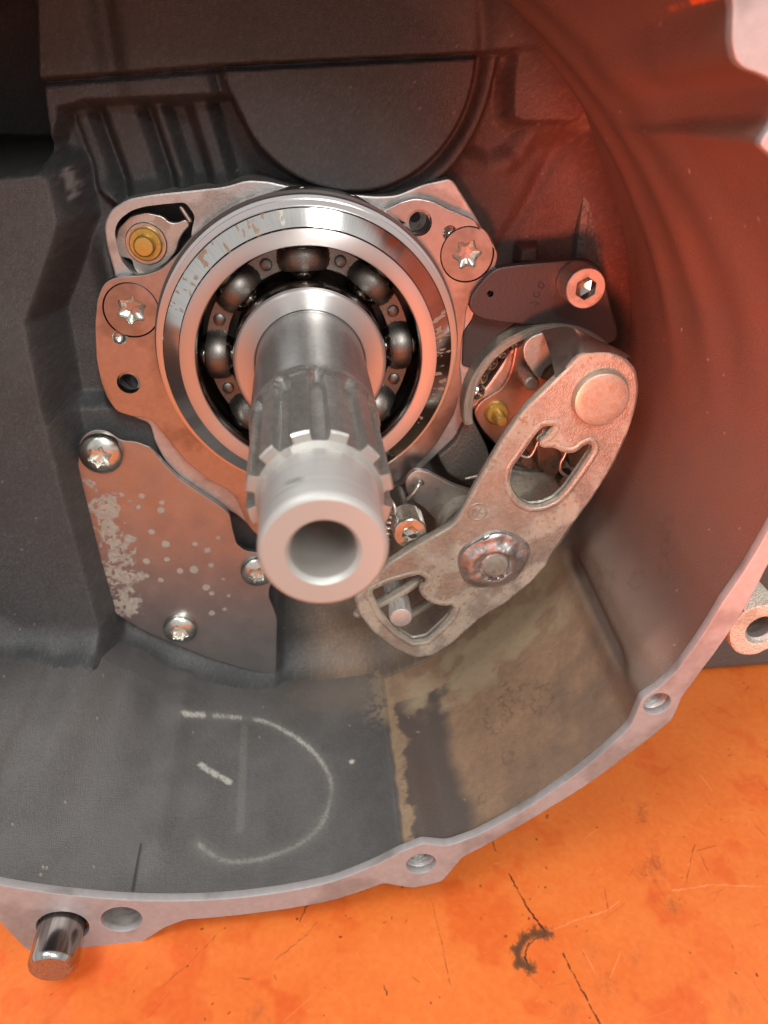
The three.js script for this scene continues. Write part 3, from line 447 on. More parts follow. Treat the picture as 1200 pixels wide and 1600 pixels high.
// ---------------------------------------------------------------- ball bearing
{
  const t = thing('ball_bearing', 'large open ball bearing with a mirror bright outer ring round the splined shaft', 'bearing', [0, 0, -18]);
  const T = dataTex(2048, 128, (u, v) => {                                     // rust spots on the sloping outer band
    const a = fbm(u * 240, v * 7 + 2, 3, 501, 0), m = 0.85 * sstep(0.66, 0.71, a) * sstep(0.46, 0.6, fbm(u * 14, v * 1.5, 3, 505)); const h = sstep(0.3, 0.42, v) * (1 - sstep(0.86, 0.97, v));
    const k = m * h, st = 0.06 * (vnoise(u * 700, v * 3, 511) - 0.5); return [lerp(0.6 + st, 0.30, k), lerp(0.58 + st, 0.19, k), lerp(0.56 + st, 0.10, k)];
  }, true);
  const TR = dataTex(2048, 128, (u, v) => { const a = fbm(u * 240, v * 7 + 2, 3, 501, 0), m = 0.85 * sstep(0.66, 0.71, a) * sstep(0.46, 0.6, fbm(u * 14, v * 1.5, 3, 505)); const h = sstep(0.3, 0.42, v) * (1 - sstep(0.86, 0.97, v)); return [0, 0.07 + 0.5 * m * h + 0.1 * vnoise(u * 40, v * 4, 521), 1 - 0.8 * m * h]; });
  const band = turned({ map: T, roughnessMap: TR, metalnessMap: TR, roughness: 1, anisotropy: 0 });
  part(t, 'outer_ring', lathe([[27.25, -0.6], [27.4, -0.1], [27.6, 0], [30.75, 0], [30.95, -0.1]], 0, 0, 160, 30), M.ground);
  part(t, 'outer_band', lathe([[30.95, -0.15], [31.15, -0.7], [31.2, -1.0], [34.9, -2.7], [35.15, -3.1]], 0, 0, 200, 24, 0, Math.PI * 2, 3), band);
  part(t, 'outer_step', lathe([[35.15, -3.1], [35.2, -4.7], [36.35, -4.8], [36.45, -6.4], [37.15, -6.5], [37.3, -8.8], [37.9, -9.2], [38.05, -10.6], [38.05, -14]], 0, 0, 200, 24), M.step);
  part(t, 'outer_race', lathe([[27.25, -0.6], [27.0, -1.4], [27.2, -5], [28.4, -7.5], [28.9, -10.5], [28.4, -13.5], [27.2, -16], [27.2, -20]], 0, 0, 120, 30), M.steel);
  const inner = part(t, 'inner_ring', lathe([[13.2, 1.2], [13.5, 1.9], [13.8, 2.0], [17.4, 2.0], [17.9, 1.7], [18.3, 1.0]], 0, 0, 140, 20), M.ground);
  part(inner, 'inner_race', lathe([[18.3, 1.0], [18.55, 0.2], [18.6, -4], [17.5, -7.5], [17.1, -10.5], [17.5, -14], [18.6, -17], [18.6, -20]], 0, 0, 120, 30), M.steel);
  part(t, 'dark_back_plate', lathe([[18.5, -19.5], [27.3, -19.5]], 0, 0, 80), M.dark);  // dark ring closing the gap behind the balls
  // balls and riveted ribbon cage
  const RB = 5.6, PR = 22.9, ZB = -11;
  for (let k = 0; k < 8; k++) { const a = k * Math.PI / 4 + 0.02, g = new THREE.SphereGeometry(RB, 40, 28); g.translate(PR * Math.cos(a), PR * Math.sin(a), ZB); part(t, 'ball', g, M.polish); }
  const pos = [], uv = [], idx = [], na = 480, nr = 14;
  const zc = (th, r) => { const d = ((th - 0.02) % (Math.PI / 4) + Math.PI / 4) % (Math.PI / 4), e = Math.min(d, Math.PI / 4 - d), x = r * Math.cos(e) - PR, y = r * Math.sin(e), q = 6.35 ** 2 - x * x * 1.15 - y * y * 1.02; return Math.max(ZB + 1.0, q > 0 ? ZB + Math.sqrt(q) : -99); };
  for (let sgn = 0; sgn < 2; sgn++) for (let i = 0; i <= na; i++) for (let j = 0; j <= nr; j++) { const th = i / na * Math.PI * 2, r = lerp(20.6, 25.5, j / nr); pos.push(r * Math.cos(th), r * Math.sin(th), zc(th, r) - 0.7 * sgn); uv.push(i / na * 8, j / nr); }
  const off = (na + 1) * (nr + 1); for (let i = 0; i < na; i++) { for (let j = 0; j < nr; j++) { const a = i * (nr + 1) + j, b = a + nr + 1; idx.push(a, b, a + 1, b, b + 1, a + 1, off + a, off + a + 1, off + b, off + b, off + a + 1, off + b + 1); } for (const j of [0, nr]) { const a = i * (nr + 1) + j, b = a + nr + 1; idx.push(a, off + a, b, b, off + a, off + b); } }
  let g = new THREE.BufferGeometry(); g.setAttribute('position', new THREE.Float32BufferAttribute(pos, 3)); g.setAttribute('uv', new THREE.Float32BufferAttribute(uv, 2)); g.setIndex(idx); g = crease(g.toNonIndexed(), 35);
  const cage = part(t, 'cage', g, M.cage);
  for (let k = 0; k < 8; k++) { const a = (k + 0.5) * Math.PI / 4 + 0.02; part(cage, 'rivet', lathe([[1.5, ZB + 0.9], [1.42, ZB + 1.5], [1.1, ZB + 1.75], [0.01, ZB + 1.8]], 23.2 * Math.cos(a), 23.2 * Math.sin(a), 24, 40), M.cage); }
}

// ---------------------------------------------------------------- splined shaft
{
  const t = thing('splined_shaft', 'steel gearbox input shaft with splines and a hollow end pointing at the viewer', 'shaft', [0, 0, 0]);
  const T1 = dataTex(512, 512, (u, v) => { const n = vnoise(u * 60, v * 60, 601), s = vnoise(u * 400 + v * 50, v * 260 - u * 60, 603), p = hash(Math.floor(u * 512), Math.floor(v * 512), 3); let k = 0.56 + 0.1 * (n - 0.5) + 0.08 * (s - 0.5); if (p > 0.993) k += 0.2; return [k, k * 0.985, k * 0.965]; }, true);
  const jm = turned({ map: rep(T1, 2, 1), roughness: 0.32, anisotropy: 0.95 });
  part(t, 'journal', lathe([[13.1, -4], [13.1, 1.4], [12.9, 1.6], [12.95, 20], [12.95, 30], [12.92, 38.35]], 0, 0, 128, 20, 0, Math.PI * 2, 4), jm);
  const T2 = dataTex(512, 512, (u, v) => { const b = fbm(u * 150, v * 150, 3, 611), c = fbm(u * 12, v * 12, 4, 613); const k = 0.56 + 0.36 * (b - 0.5) + 0.16 * (c - 0.5); return [k, k * 0.985, k * 0.93]; }, true);
  const sm = std({ map: T2, metalness: 0.9, roughness: 0.36, bumpMap: rep(T2, 1), bumpScale: 0.00012 });
  // splines: radius over angle and z, sampled at the flanks
  const N = 12, off = 90 - 2.5, RT = 12.35, RG = 10.65, zA = 38.35, zB = 68.6, gaps = 0.235 * 2 * Math.PI / N;
  const ths = []; for (let k = 0; k < N; k++) { const c = off * Math.PI / 180 + k * 2 * Math.PI / N; for (const e of [-0.5 * 2 * Math.PI / N, -1.55 * gaps, -1.13 * gaps, -1.1 * gaps, -1.02 * gaps, -0.82 * gaps, -0.5 * gaps, 0, 0.5 * gaps, 0.82 * gaps, 1.02 * gaps, 1.1 * gaps, 1.13 * gaps, 1.55 * gaps]) ths.push([c + e, e]); }
  const zs = []; for (let z = zA; z < 44; z += 0.4) zs.push(z); for (let z = 44; z < zB - 1.6; z += 2) zs.push(z); zs.push(zB - 1.5, zB - 0.42, zB - 0.4, zB - 0.2, zB - 0.05);
  const rad = (e, z) => { const top = (z < 43 ? lerp(12.92, RT, sstep(41.2, 42.6, z)) : RT) - Math.max(0, z - (zB - 0.4)) * 0.9; const a = Math.abs(e) / gaps; const zs0 = 38.8 + 2.0 * clamp(a) ** 2; const run = sstep(zs0, zs0 + 5, z); const groove = a < 0.9 ? RG : a < 1.05 ? lerp(RG, RG + 0.35, (a - 0.9) / 0.15) : a < 1.115 ? null : 99; if (groove === 99) return top; const gl = groove === null ? lerp(RG + 0.35, top, 0.75) : groove; return Math.min(top, lerp(13.2, gl, run)); };
  const pos = [], uv = [], idx = [], m = zs.length, n = ths.length;
  for (let i = 0; i <= n; i++) for (let j = 0; j < m; j++) { const [th, e] = ths[i % n], r = rad(e, zs[j]); pos.push(r * Math.cos(th), r * Math.sin(th), zs[j]); uv.push(i / n * 2, zs[j] / 40); }
  for (let i = 0; i < n; i++) for (let j = 0; j < m - 1; j++) { const a = i * m + j, b = a + m; idx.push(a, b, a + 1, b, b + 1, a + 1); }
  const ep = [], ei = [];                                                      // the shoulder: end faces of the teeth and a short cone down to the nose
  for (let i = 0; i <= n; i++) { const [th, e] = ths[i % n], r = rad(e, zs[m - 1]), c = Math.cos(th), q = Math.sin(th); ep.push(r * c, r * q, zB - 0.05, 10.6 * c, 10.6 * q, zB, 9.7 * c, 9.7 * q, zB + 1.1); }
  for (let i = 0; i < n; i++) for (let j = 0; j < 2; j++) { const a = i * 3 + j, b = a + 3; ei.push(a, b, a + 1, b, b + 1, a + 1); }
  let eg = new THREE.BufferGeometry(); eg.setAttribute('position', new THREE.Float32BufferAttribute(ep, 3)); eg.setIndex(ei); eg = boxUV(crease(eg.toNonIndexed(), 25));
  part(t, 'spline_shoulder', eg, std({ color: lin(0.36, 0.345, 0.32), metalness: 0.6, roughness: 0.5, bumpMap: rep(T_grain, 5), bumpScale: 0.00005 }));
  let g = new THREE.BufferGeometry(); g.setAttribute('position', new THREE.Float32BufferAttribute(pos, 3)); g.setAttribute('uv', new THREE.Float32BufferAttribute(uv, 2)); g.setIndex(idx); g = crease(g.toNonIndexed(), 28);
  part(t, 'spline', g, sm);
  const T3 = dataTex(256, 512, (u, v) => { const l = vnoise(u * 3, v * 130, 621), c = fbm(u * 10, v * 4, 4, 623), mk = sstep(0.035, 0.012, Math.abs(u - 0.315)) * sstep(0.035, 0.012, Math.abs(v - 0.34 + 0.8 * (u - 0.315))) * fbm(u * 60, v * 60, 2, 631); const k = 0.7 + 0.13 * (l - 0.5) + 0.1 * (c - 0.5) - 0.45 * mk - 0.12 * sstep(0.012, 0.004, Math.abs(v - 0.40 + 0.2 * (u - 0.3))) * sstep(0.08, 0.04, Math.abs(u - 0.36)); return [k, k * 0.975, k * 0.935]; }, true);
  const nm = turned({ map: T3, metalness: 0.75, roughness: 0.45, anisotropy: 0.6, bumpMap: rep(T3, 1), bumpScale: 0.00004 });
  const face = std({ color: lin(0.40, 0.41, 0.39), metalness: 0.45, roughness: 0.5 });
  part(t, 'nose', lathe([[9.75, 68], [9.75, 83.9], [9.6, 84.4]], 0, 0, 120, 30, 0, Math.PI * 2, 4), nm);
  part(t, 'end_face', lathe([[9.6, 84.4], [9.3, 84.8], [8.9, 85], [5.7, 85], [5.45, 84.8], [5.05, 84.1]], 0, 0, 120, 25), face);
  part(t, 'bore', lathe([[5.05, 84.1], [4.85, 83.4], [4.85, 80], [4.7, 79], [4.7, 62], [0.01, 60.5]], 0, 0, 80, 30), std({ color: lin(0.5, 0.49, 0.46), metalness: 0.7, roughness: 0.46 }));
}

// ---------------------------------------------------------------- side plate, lower left
{
  const Z = -12.2;
  const o = P2([[124, 690], [133, 678], [147, 671], [168, 673], [189, 688], [213, 690], [235, 699], [252, 720], [277, 746], [312, 770], [346, 792], [359, 804], [364, 830], [370, 851], [384, 861], [402, 863], [440, 870], [432, 900], [421, 918], [420, 934], [427, 950], [433, 968], [432, 1005], [431, 1054], [395, 1049], [325, 1028], [277, 1008], [228, 987], [186, 963], [168, 948], [159, 921], [146, 844], [129, 767], [121, 730]], Z);
  const t = thing('side_plate', 'flat grey steel plate with tan spots at the lower left of the bearing', 'plate', [o[20].x, o[20].y, Z - 2]);
  const s = rounded(o, 1.2); s.holes.push(circ(at(150, 716, Z).x, at(150, 716, Z).y, 1.5));
  const sp = [[345, 741, 4], [252, 717, 4], [222, 775, 5], [253, 785, 5], [251, 797, 6], [237, 831, 6], [259, 850, 7], [305, 850, 5], [324, 860, 6], [229, 877, 6], [261, 874, 5], [281, 892, 6], [303, 890, 8], [330, 883, 5], [251, 906, 5], [322, 918, 7], [331, 927, 5], [349, 905, 3], [357, 931, 4], [351, 952, 4], [331, 958, 6], [216, 792, 4], [190, 773, 4], [229, 900, 5], [341, 840, 4]].map(([a, b, r]) => { const p = at(a, b, Z); return [p.x, p.y, r * 0.16]; });
  const gA = P2([[128, 745], [152, 765], [190, 775], [200, 800], [195, 830], [212, 842], [205, 880], [228, 905], [215, 930], [225, 960], [190, 965], [165, 945], [150, 850]], Z), bb = new THREE.Box2().setFromPoints(o), w = bb.max.x - bb.min.x, hgt = bb.max.y - bb.min.y;
  const stain = (x, y) => { const wob = fbm(x * 0.5, y * 0.5, 4, 701), f = fbm(x * 1.6, y * 1.6, 3, 705); let k = sstep(1.2, -0.8, sdPoly(x, y, gA) + 1.6 + (wob - 0.5) * 13 + (f - 0.5) * 4) * (0.55 + 0.45 * sstep(0.35, 0.55, f)) * sstep(0.33, 0.43, fbm(x * 0.9 + 7, y * 0.9, 4, 709)); for (const [a, b, r] of sp) k = Math.max(k, 0.85 * sstep(r * 1.12, r * 0.85, Math.hypot(x - a, y - b) + (f - 0.5) * 0.4)); return k; };
  const map = dataTex(768, 1024, (u, v) => { const x = bb.min.x + u * w, y = bb.min.y + v * hgt, k = stain(x, y), n = fbm(x * 0.18, y * 0.18, 4, 711), n2 = fbm(x * 3, y * 3, 2, 713); const b = [0.41 + 0.12 * (n - 0.5) + 0.05 * (n2 - 0.5), 0.40 + 0.12 * (n - 0.5) + 0.05 * (n2 - 0.5), 0.395 + 0.1 * (n - 0.5) + 0.05 * (n2 - 0.5)]; return mix3(b, [0.38 + 0.1 * (n2 - 0.5), 0.32 + 0.1 * (n2 - 0.5), 0.2], k * 0.52); }, true);
  const rm = dataTex(384, 512, (u, v) => { const x = bb.min.x + u * w, y = bb.min.y + v * hgt, k = stain(x, y), n = fbm(x * 0.3, y * 0.3, 4, 721); return [0, 0.36 + 0.12 * (n - 0.5) + 0.35 * k, 0.95 - 0.75 * k]; });
  const g = extr(s, Z, 1.8, 0.25, 30, 8), p = g.attributes.position, uv = g.attributes.uv; for (let i = 0; i < p.count; i++) uv.setXY(i, (p.getX(i) - bb.min.x) / w, (p.getY(i) - bb.min.y) / hgt);
  part(t, 'plate_body', g, std({ map, roughnessMap: rm, metalnessMap: rm, roughness: 1, metalness: 1 }));
  const labels = ['domed torx screw at the top corner of the spotted side plate', 'domed torx screw at the bottom edge of the spotted side plate', 'domed torx screw half hidden behind the hollow shaft end'];
  let first; [[157, 711, 5.1], [281, 986, 4.6], [402, 896, 4.4]].forEach(([a, b, R], i) => {
    const c = at(a, b, Z + 2), z = Z;
    if (!first) { first = thing('button_screw', labels[0], 'screw', [c.x, c.y, z], 'domed torx screws of the side plate'); const q = [1, 2].map((w) => { const g2 = headGeo(5.7, 0.02, (r) => 0.9 + 2.9 * Math.sqrt(Math.max(0, 1 - (r / 5.95) ** 2)), torx(2.65, 0.2), 1.7, 0.7, 96, w); g2.translate(c.x, c.y, z + 0.02); return g2; }); const hd = part(first, 'head', q[0], M.zinc); part(hd, 'torx_recess', q[1], M.socket); return; }
    const k = first.clone(); k.name = 'button_screw_00' + i; k.position.set(c.x, c.y, z).multiplyScalar(MM); k.scale.setScalar(R / 5.1); k.rotation.z = i * 0.5; k.userData = { label: labels[i], category: 'screw', group: 'domed torx screws of the side plate' }; scene.add(k);
  });
}

// ---------------------------------------------------------------- pocket at the upper left: brass stud and washer arm
{
  const Z = -18, o = P2([[181, 385], [184, 358], [203, 338], [228, 332], [255, 338], [263, 347], [275, 349], [291, 342], [298, 352], [288, 362], [280, 375], [276, 392], [262, 410], [240, 425], [218, 430], [209, 420], [206, 405], [188, 402]], Z);
  const t = thing('detent_arm', 'small grey steel arm lying in the pocket at the upper left', 'arm', [at(228, 378, Z).x, at(228, 378, Z).y, Z - 2]);
  const s = rounded(o, 1.0); const c = at(229, 380, Z); part(t, 'arm_plate', extr(s, Z, 2, 0.3), M.dullzinc);
  const h0 = at(283, 324, Z + 1), h1 = at(297, 345, Z + 1); part(t, 'hook', tube([h0, h0.clone().lerp(h1, 0.5), h1], 0.55, 10), M.dullzinc);
  part(t, 'washer', lathe([[4.9, Z + 0.05], [4.9, Z + 0.5], [4.7, Z + 0.7], [3, Z + 0.7]], c.x, c.y, 48), M.zinc);
  const b = thing('brass_stud', 'yellow brass stud standing in the pocket at the upper left', 'stud', [c.x, c.y, Z]);
  part(b, 'collar', lathe([[3.9, Z + 0.6], [3.9, Z + 1.6], [3.6, Z + 1.9], [2.4, Z + 1.9]], c.x, c.y, 48), M.brass);
  part(b, 'pin', lathe([[2.5, Z + 1.8], [2.45, Z + 4.0], [2.1, Z + 4.4], [0.01, Z + 4.5]], c.x, c.y, 40, 40), M.brass);
}

// ---------------------------------------------------------------- black bracket, upper right
{
  const Z = -9;
  const o = P2([[771, 420], [799, 415], [842, 411], [908, 405], [926, 408], [940, 420], [946, 437], [955, 479], [966, 512], [966, 530], [950, 540], [905, 545], [876, 511], [830, 507], [785, 505], [749, 498], [735, 486], [733, 468], [745, 449]], Z);
  const t = thing('black_bracket', 'flat black stop bracket with a small hole, above the shift lever', 'bracket', [at(840, 460, Z).x, at(840, 460, Z).y, Z - 3]);
  const s = rounded(o, 2.2), h = at(766, 459, Z); s.holes.push(circ(h.x, h.y, 1.35));
  const pl = part(t, 'bracket_plate', extr(s, Z, 3, 0.5, 40, 8), M.bracketPaint);
  const w = (pts) => part(pl, 'stamped_mark', tube(pts.map(([a, b]) => at(a, b, Z + 0.02)), 0.16, 16, 6, false), M.bracketPaint);
  w([[849, 444], [844, 441], [842, 447], [847, 451], [850, 446]]); w([[835, 457], [834, 462], [839, 464], [843, 461], [842, 456]]); w([[829, 474], [838, 472], [836, 480]]); w([[838, 472], [843, 476]]);
  const c = at(917, 452, 0), bolt = thing('socket_bolt', 'hex socket cap bolt in the right end of the black bracket', 'bolt', [c.x, c.y, Z], 'socket cap bolts');
  const g = headGeo(4.85, 8, () => 0, hex(2.35, 0.5), 3.2, 0.4, 96, 1), g2 = headGeo(4.85, 8, () => 0, hex(2.35, 0.5), 3.2, 0.4, 96, 2); for (const k of [g, g2]) k.translate(c.x, c.y, -0.6); part(part(bolt, 'head', g, M.dullzinc), 'hex_recess', g2, M.steel);
}

// ---------------------------------------------------------------- shift drum, cam plate and pins
{
  const Z = -8, c = drumC, t = thing('shift_drum', 'shift drum end with a cam plate and ring, seen behind the lever', 'drum', [c.x, c.y, -30]);
  part(t, 'ring', lathe([[20.0, -26], [20.0, Z - 0.6], [20.4, Z - 0.1], [22.0, Z], [22.4, Z - 0.5], [22.4, -26]], c.x, c.y, 96, 30, 0.55, 3.35), M.rusty);
  { const s = new THREE.Shape(); s.absarc(c.x, c.y, 30, Math.PI * 1.3, Math.PI * 1.9, false); s.absarc(c.x, c.y, 20.2, Math.PI * 1.9, Math.PI * 1.3, true); s.closePath(); part(t, 'collar', extr(s, Z - 0.6, 8, 0.8, 35, 24), M.rusty); }
  part(t, 'drum_face', lathe([[19.9, -24], [17.5, -22.5], [16.8, -18], [12, -16], [0.01, -15]], c.x, c.y, 64, 40), M.rustyDark);
  { const lobe = rounded(P2([[806, 545], [783, 580], [762, 610], [734, 632], [733, 650], [752, 640], [778, 624], [794, 604], [806, 575]], -10.2), 1.2); part(t, 'cam_lobe', extr(lobe, -12.4, 3, 0.7), M.dullzinc); }
  [[783, 547], [749, 589], [765, 566], [745, 612], [806, 531]].forEach(([a, b]) => { const p = at(a, b, -11), g = new THREE.SphereGeometry(2.5, 28, 20); g.translate(p.x, p.y, -12); part(t, 'ball', g, M.polish); });
  const star = rounded(P2([[818, 520], [806, 537], [802, 562], [796, 587], [784, 607], [769, 616], [750, 628], [740, 643], [747, 661], [757, 676], [775, 694], [795, 720], [850, 745], [905, 720], [905, 660], [880, 600], [850, 545]], -11), 1.5);
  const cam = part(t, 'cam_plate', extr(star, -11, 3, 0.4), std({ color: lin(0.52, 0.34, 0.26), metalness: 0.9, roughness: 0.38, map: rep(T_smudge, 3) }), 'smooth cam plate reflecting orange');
  const pin = (name, a, b, r, z0, z1, m) => { const p = at(a, b, z1); part(cam, name, lathe([[r, z0], [r, z1 - 0.4], [r - 0.4, z1], [0.01, z1 + 0.05]], p.x, p.y, 32, 40), m); };
  pin('pin', 832, 600, 1.9, -14, -2, M.dullzinc); pin('pin', 824, 722, 1.6, -14, -1, M.rustyDark);
  { const p = at(778, 648, -9); part(cam, 'screw', lathe([[3.2, -11], [3.2, -9.6], [2.8, -9.1], [1.7, -9], [1.6, -4.4], [1.3, -4], [0.01, -3.9]], p.x, p.y, 32, 40), M.brass); }
  { const s = rounded(P2([[838, 690], [872, 700], [882, 722], [870, 745], [842, 735]], -6), 1); part(cam, 'rusty_lug', extr(s, -6, 5, 0.5), M.rustyDark); }
  { const s = rounded(P2([[884, 690], [930, 690], [925, 735], [890, 730]], -8), 1); part(cam, 'rusty_lug', extr(s, -8, 5, 0.5), M.rustyDark); }
  { const p = at(888, 755, -4); part(t, 'washer', lathe([[2.6, Z], [2.6, -4.2], [2.2, -4], [0.8, -4], [0.6, -4.5], [0.01, -4.5]], p.x, p.y, 32), M.cage); }
  const p0 = at(728, 748, -12), p1 = at(845, 752, -12); part(t, 'retaining_clip', tube([p0, at(760, 742, -12), at(800, 748, -12), p1], 0.5, 24), M.dullzinc);
}

// ---------------------------------------------------------------- shift lever
const LZ = 14;
{
  const o = P2([[907, 553], [927, 550], [955, 550], [979, 560], [995, 578], [1000, 607], [996, 634], [984, 672], [976, 692], [960, 726], [925, 782], [890, 828], [865, 866], [855, 884], [830, 912], [792, 943], [750, 968], [708, 1006], [680, 1025], [650, 1030], [617, 1017], [582, 989], [561, 961], [553, 937], [578, 912], [606, 880], [645, 855], [704, 822], [715, 810], [750, 747], [785, 688], [815, 645], [826, 632], [868, 592]], LZ);
  const s = rounded(o, 1.4);
  s.holes.push(rounded(P2([[792, 744], [795, 729], [811, 707], [835, 672], [846, 662], [859, 659], [870, 662], [871, 670], [861, 683], [846, 694], [868, 694], [886, 703], [898, 702], [909, 692], [923, 686], [932, 693], [933, 704], [922, 722], [905, 746], [890, 767], [872, 785], [850, 795], [828, 797], [809, 788], [797, 773], [791, 759]], LZ), 1.0, THREE.Path));
  s.holes.push(rounded(P2([[575, 930], [578, 919], [610, 905], [656, 893], [671, 901], [672, 914], [661, 919], [665, 930], [678, 939], [696, 943], [708, 940], [716, 950], [708, 968], [690, 986], [669, 1004], [645, 1008], [620, 993], [592, 965]], LZ), 1.0, THREE.Path));
  const t = thing('shift_lever', 'rusty grey shift lever plate with two cut-out windows and a welded pivot', 'lever', [at(770, 872, LZ).x, at(770, 872, LZ).y, LZ - 3]);
  const g = extr(s, LZ, 3.0, 0.85, 50, 8);
  const arm = part(t, 'arm_plate', g, M.rusty);
  s.holes.forEach((h) => { const q = h.getSpacedPoints(160).slice(0, -1).map((p) => new THREE.Vector3(p.x, p.y, LZ - 0.95)); part(arm, 'slot_rim', tube(q, 1.25, 320, 12, true), M.rusty); });
  const cap = at(936, 620, LZ); part(t, 'pivot_cap', lathe([[6.8, LZ - 1], [6.8, LZ + 1.6], [6.5, LZ + 2.05], [6.1, LZ + 2.2], [0.01, LZ + 2.3]], cap.x, cap.y, 72, 30, 0, Math.PI * 2, 3), std({ map: rep(T_rust, 1.3), color: lin(1.15, 1.14, 1.12), metalness: 0.65, roughness: 0.42 }), 'smooth round rivet cap at the top of the lever');
  // welded pivot
  { const c = at(771, 874, LZ), pos = [], idx = [], n = 96, m = 28, R = 9.3; for (let i = 0; i <= n; i++) for (let j = 0; j <= m; j++) { const a = i / n * 2 * Math.PI, q = j / m, r = q * R * (1 + 0.05 * Math.sin(2 * a + 1) + 0.03 * Math.sin(5 * a)), x = r * Math.cos(a), y = r * Math.sin(a); let z = 2.3 * Math.sqrt(Math.max(0, 1 - q ** 2.6)); z += 1.1 * (fbm(x * 0.28 + 20, y * 0.28 + 20, 3, 801) - 0.5) * sstep(1, 0.85, q) + 0.22 * Math.sin(q * 13 + 2 * Math.sin(a + 0.6)) * sstep(0.3, 0.5, q) * sstep(1, 0.8, q); const e = Math.hypot(x - 0.2, y + 0.9); z = lerp(z, 1.9 + 0.5 * (fbm(x * 1.2, y * 1.2, 3, 805) - 0.5), sstep(3.9, 3.3, e)); z -= 0.8 * gauss(e - 3.9, 0.4); pos.push(c.x + x, c.y + y, LZ + z); }
    for (let i = 0; i < n; i++) for (let j = 0; j < m; j++) { const a = i * (m + 1) + j, b = a + m + 1; idx.push(a, a + 1, b, b, a + 1, b + 1); }
    let w = new THREE.BufferGeometry(); w.setAttribute('position', new THREE.Float32BufferAttribute(pos, 3)); w.setIndex(idx); w.computeVertexNormals(); const weld = part(t, 'weld_bead', boxUV(w), std({ color: lin(0.52, 0.52, 0.52), metalness: 0.9, roughness: 0.38, map: rep(T_smudge, 4), bumpMap: rep(T_cloud, 5), bumpScale: 0.00025 }), 'shiny lumpy weld bead');
    const nb = lathe([[3.6, LZ + 1.2], [3.2, LZ + 2.2], [2.6, LZ + 2.5], [0.01, LZ + 2.55]], c.x + 0.2, c.y - 0.9, 40, 60); part(weld, 'pivot_end', nb, M.rusty);
  }
  // stamped round mark
  { const c = at(746, 799, LZ); const rg = new THREE.TorusGeometry(2.35, 0.2, 8, 48); rg.translate(c.x, c.y, LZ + 0.02); const st = part(t, 'stamped_mark', boxUV(rg), M.rusty); const k = (pts) => part(st, 'stroke', tube(pts.map(([x, y]) => new THREE.Vector3(c.x + x, c.y + y, LZ + 0.03)), 0.17, 12, 6), M.rusty); k([[-1.3, -0.9], [-1, 0.9], [0, -0.2], [0.9, 1]]); k([[-0.4, -1.3], [0.4, -0.3], [1.4, -0.7]]); }
  // folded top flange and the leaf behind it
  { const A = [[846, 516], [868, 512], [886, 511], [903, 515], [925, 526], [950, 540], [986, 561]], B = [[868, 590], [880, 580], [894, 568], [908, 556], [927, 551], [955, 551], [979, 561]], pos = [], idx = [], m = 14; const za = [0, 1, 3, 6, 8, 9, 10];
    const ca = new THREE.CatmullRomCurve3(A.map(([x, y], i) => at(x, y, za[i]))), cb = new THREE.CatmullRomCurve3(B.map(([x, y]) => at(x, y, LZ - 0.3)));
    for (let i = 0; i <= 40; i++) { const p = ca.getPoint(i / 40), q = cb.getPoint(i / 40); for (let j = 0; j <= m; j++) { const k = j / m, v = p.clone().lerp(q, k); const bl = 0.9 * Math.sin(Math.PI * k); v.y += bl; pos.push(v.x, v.y, v.z); } }
    for (let i = 0; i < 40; i++) for (let j = 0; j < m; j++) { const a = i * (m + 1) + j, b = a + m + 1; idx.push(a, b, a + 1, b, b + 1, a + 1); }
    let w = new THREE.BufferGeometry(); w.setAttribute('position', new THREE.Float32BufferAttribute(pos.slice(0), 3)); w.setIndex(idx); w.computeVertexNormals(); part(t, 'folded_flange', boxUV(w), std({ color: lin(0.5, 0.46, 0.42), metalness: 0.95, roughness: 0.33, map: rep(T_smudge, 3) }));
    const s2 = rounded(P2([[817, 546], [822, 534], [832, 525], [855, 518], [885, 512], [896, 522], [895, 546], [880, 562], [860, 570], [850, 578], [846, 592], [836, 587], [820, 562]], 1), 0.9); part(t, 'hook_leaf', extr(s2, 1, 1.8, 0.3), M.pawl, 'grey hook shaped leaf behind the folded flange');
    const r = at(868, 582, 0), cy = new THREE.SphereGeometry(2.4, 20, 14); cy.scale(1.5, 1, 1); cy.rotateZ(0.7); cy.translate(r.x, r.y, -3); part(t, 'rusty_boss', boxUV(cy), M.rustyDark);
  }
}
// centering spring, its two legs seen through the upper window
{
  const t = thing('return_spring', 'thin bright spring wire legs seen through the upper window of the lever', 'spring', [at(850, 690, 4).x, at(850, 690, 4).y, 0]);
  const w = (l, z) => part(t, 'leg', tube(l.map(([a, b]) => at(a, b, z)), 0.42, 40, 8), M.wire);
  w([[855, 655], [848, 674], [838, 696], [832, 708], [826, 714], [818, 713], [806, 706]], 6); w([[888, 700], [882, 712], [876, 724], [876, 736], [884, 743], [902, 750]], 5);
}
// fixed pin in the lower window and the fork spring round it
{
  const p = at(627, 966, LZ + 1), t = thing('stop_pin', 'round steel stop pin standing in the lower window of the lever', 'pin', [p.x, p.y, -14]);
  part(t, 'pin_body', lathe([[3.2, -14], [3.2, LZ + 0.2], [2.95, LZ + 0.8], [2.6, LZ + 1], [0.01, LZ + 1]], p.x, p.y, 48, 30), std({ color: lin(0.72, 0.71, 0.69), metalness: 0.6, roughness: 0.42, map: rep(T_smudge, 6) }));
  const f = thing('fork_spring', 'thick bent spring wire on both sides of the stop pin', 'spring', [at(620, 915, 4).x, at(620, 915, 4).y, 0]);
  part(f, 'leg', tube([at(560, 958, 9), at(590, 944, 9), at(630, 922, 9), at(668, 897, 8), at(700, 880, 6)], 1.5, 40, 12), M.rusty); part(f, 'leg', tube([at(636, 962, -2), at(664, 945, -2), at(700, 922, -2), at(740, 900, -2)], 1.5, 40, 12), M.rusty);
}
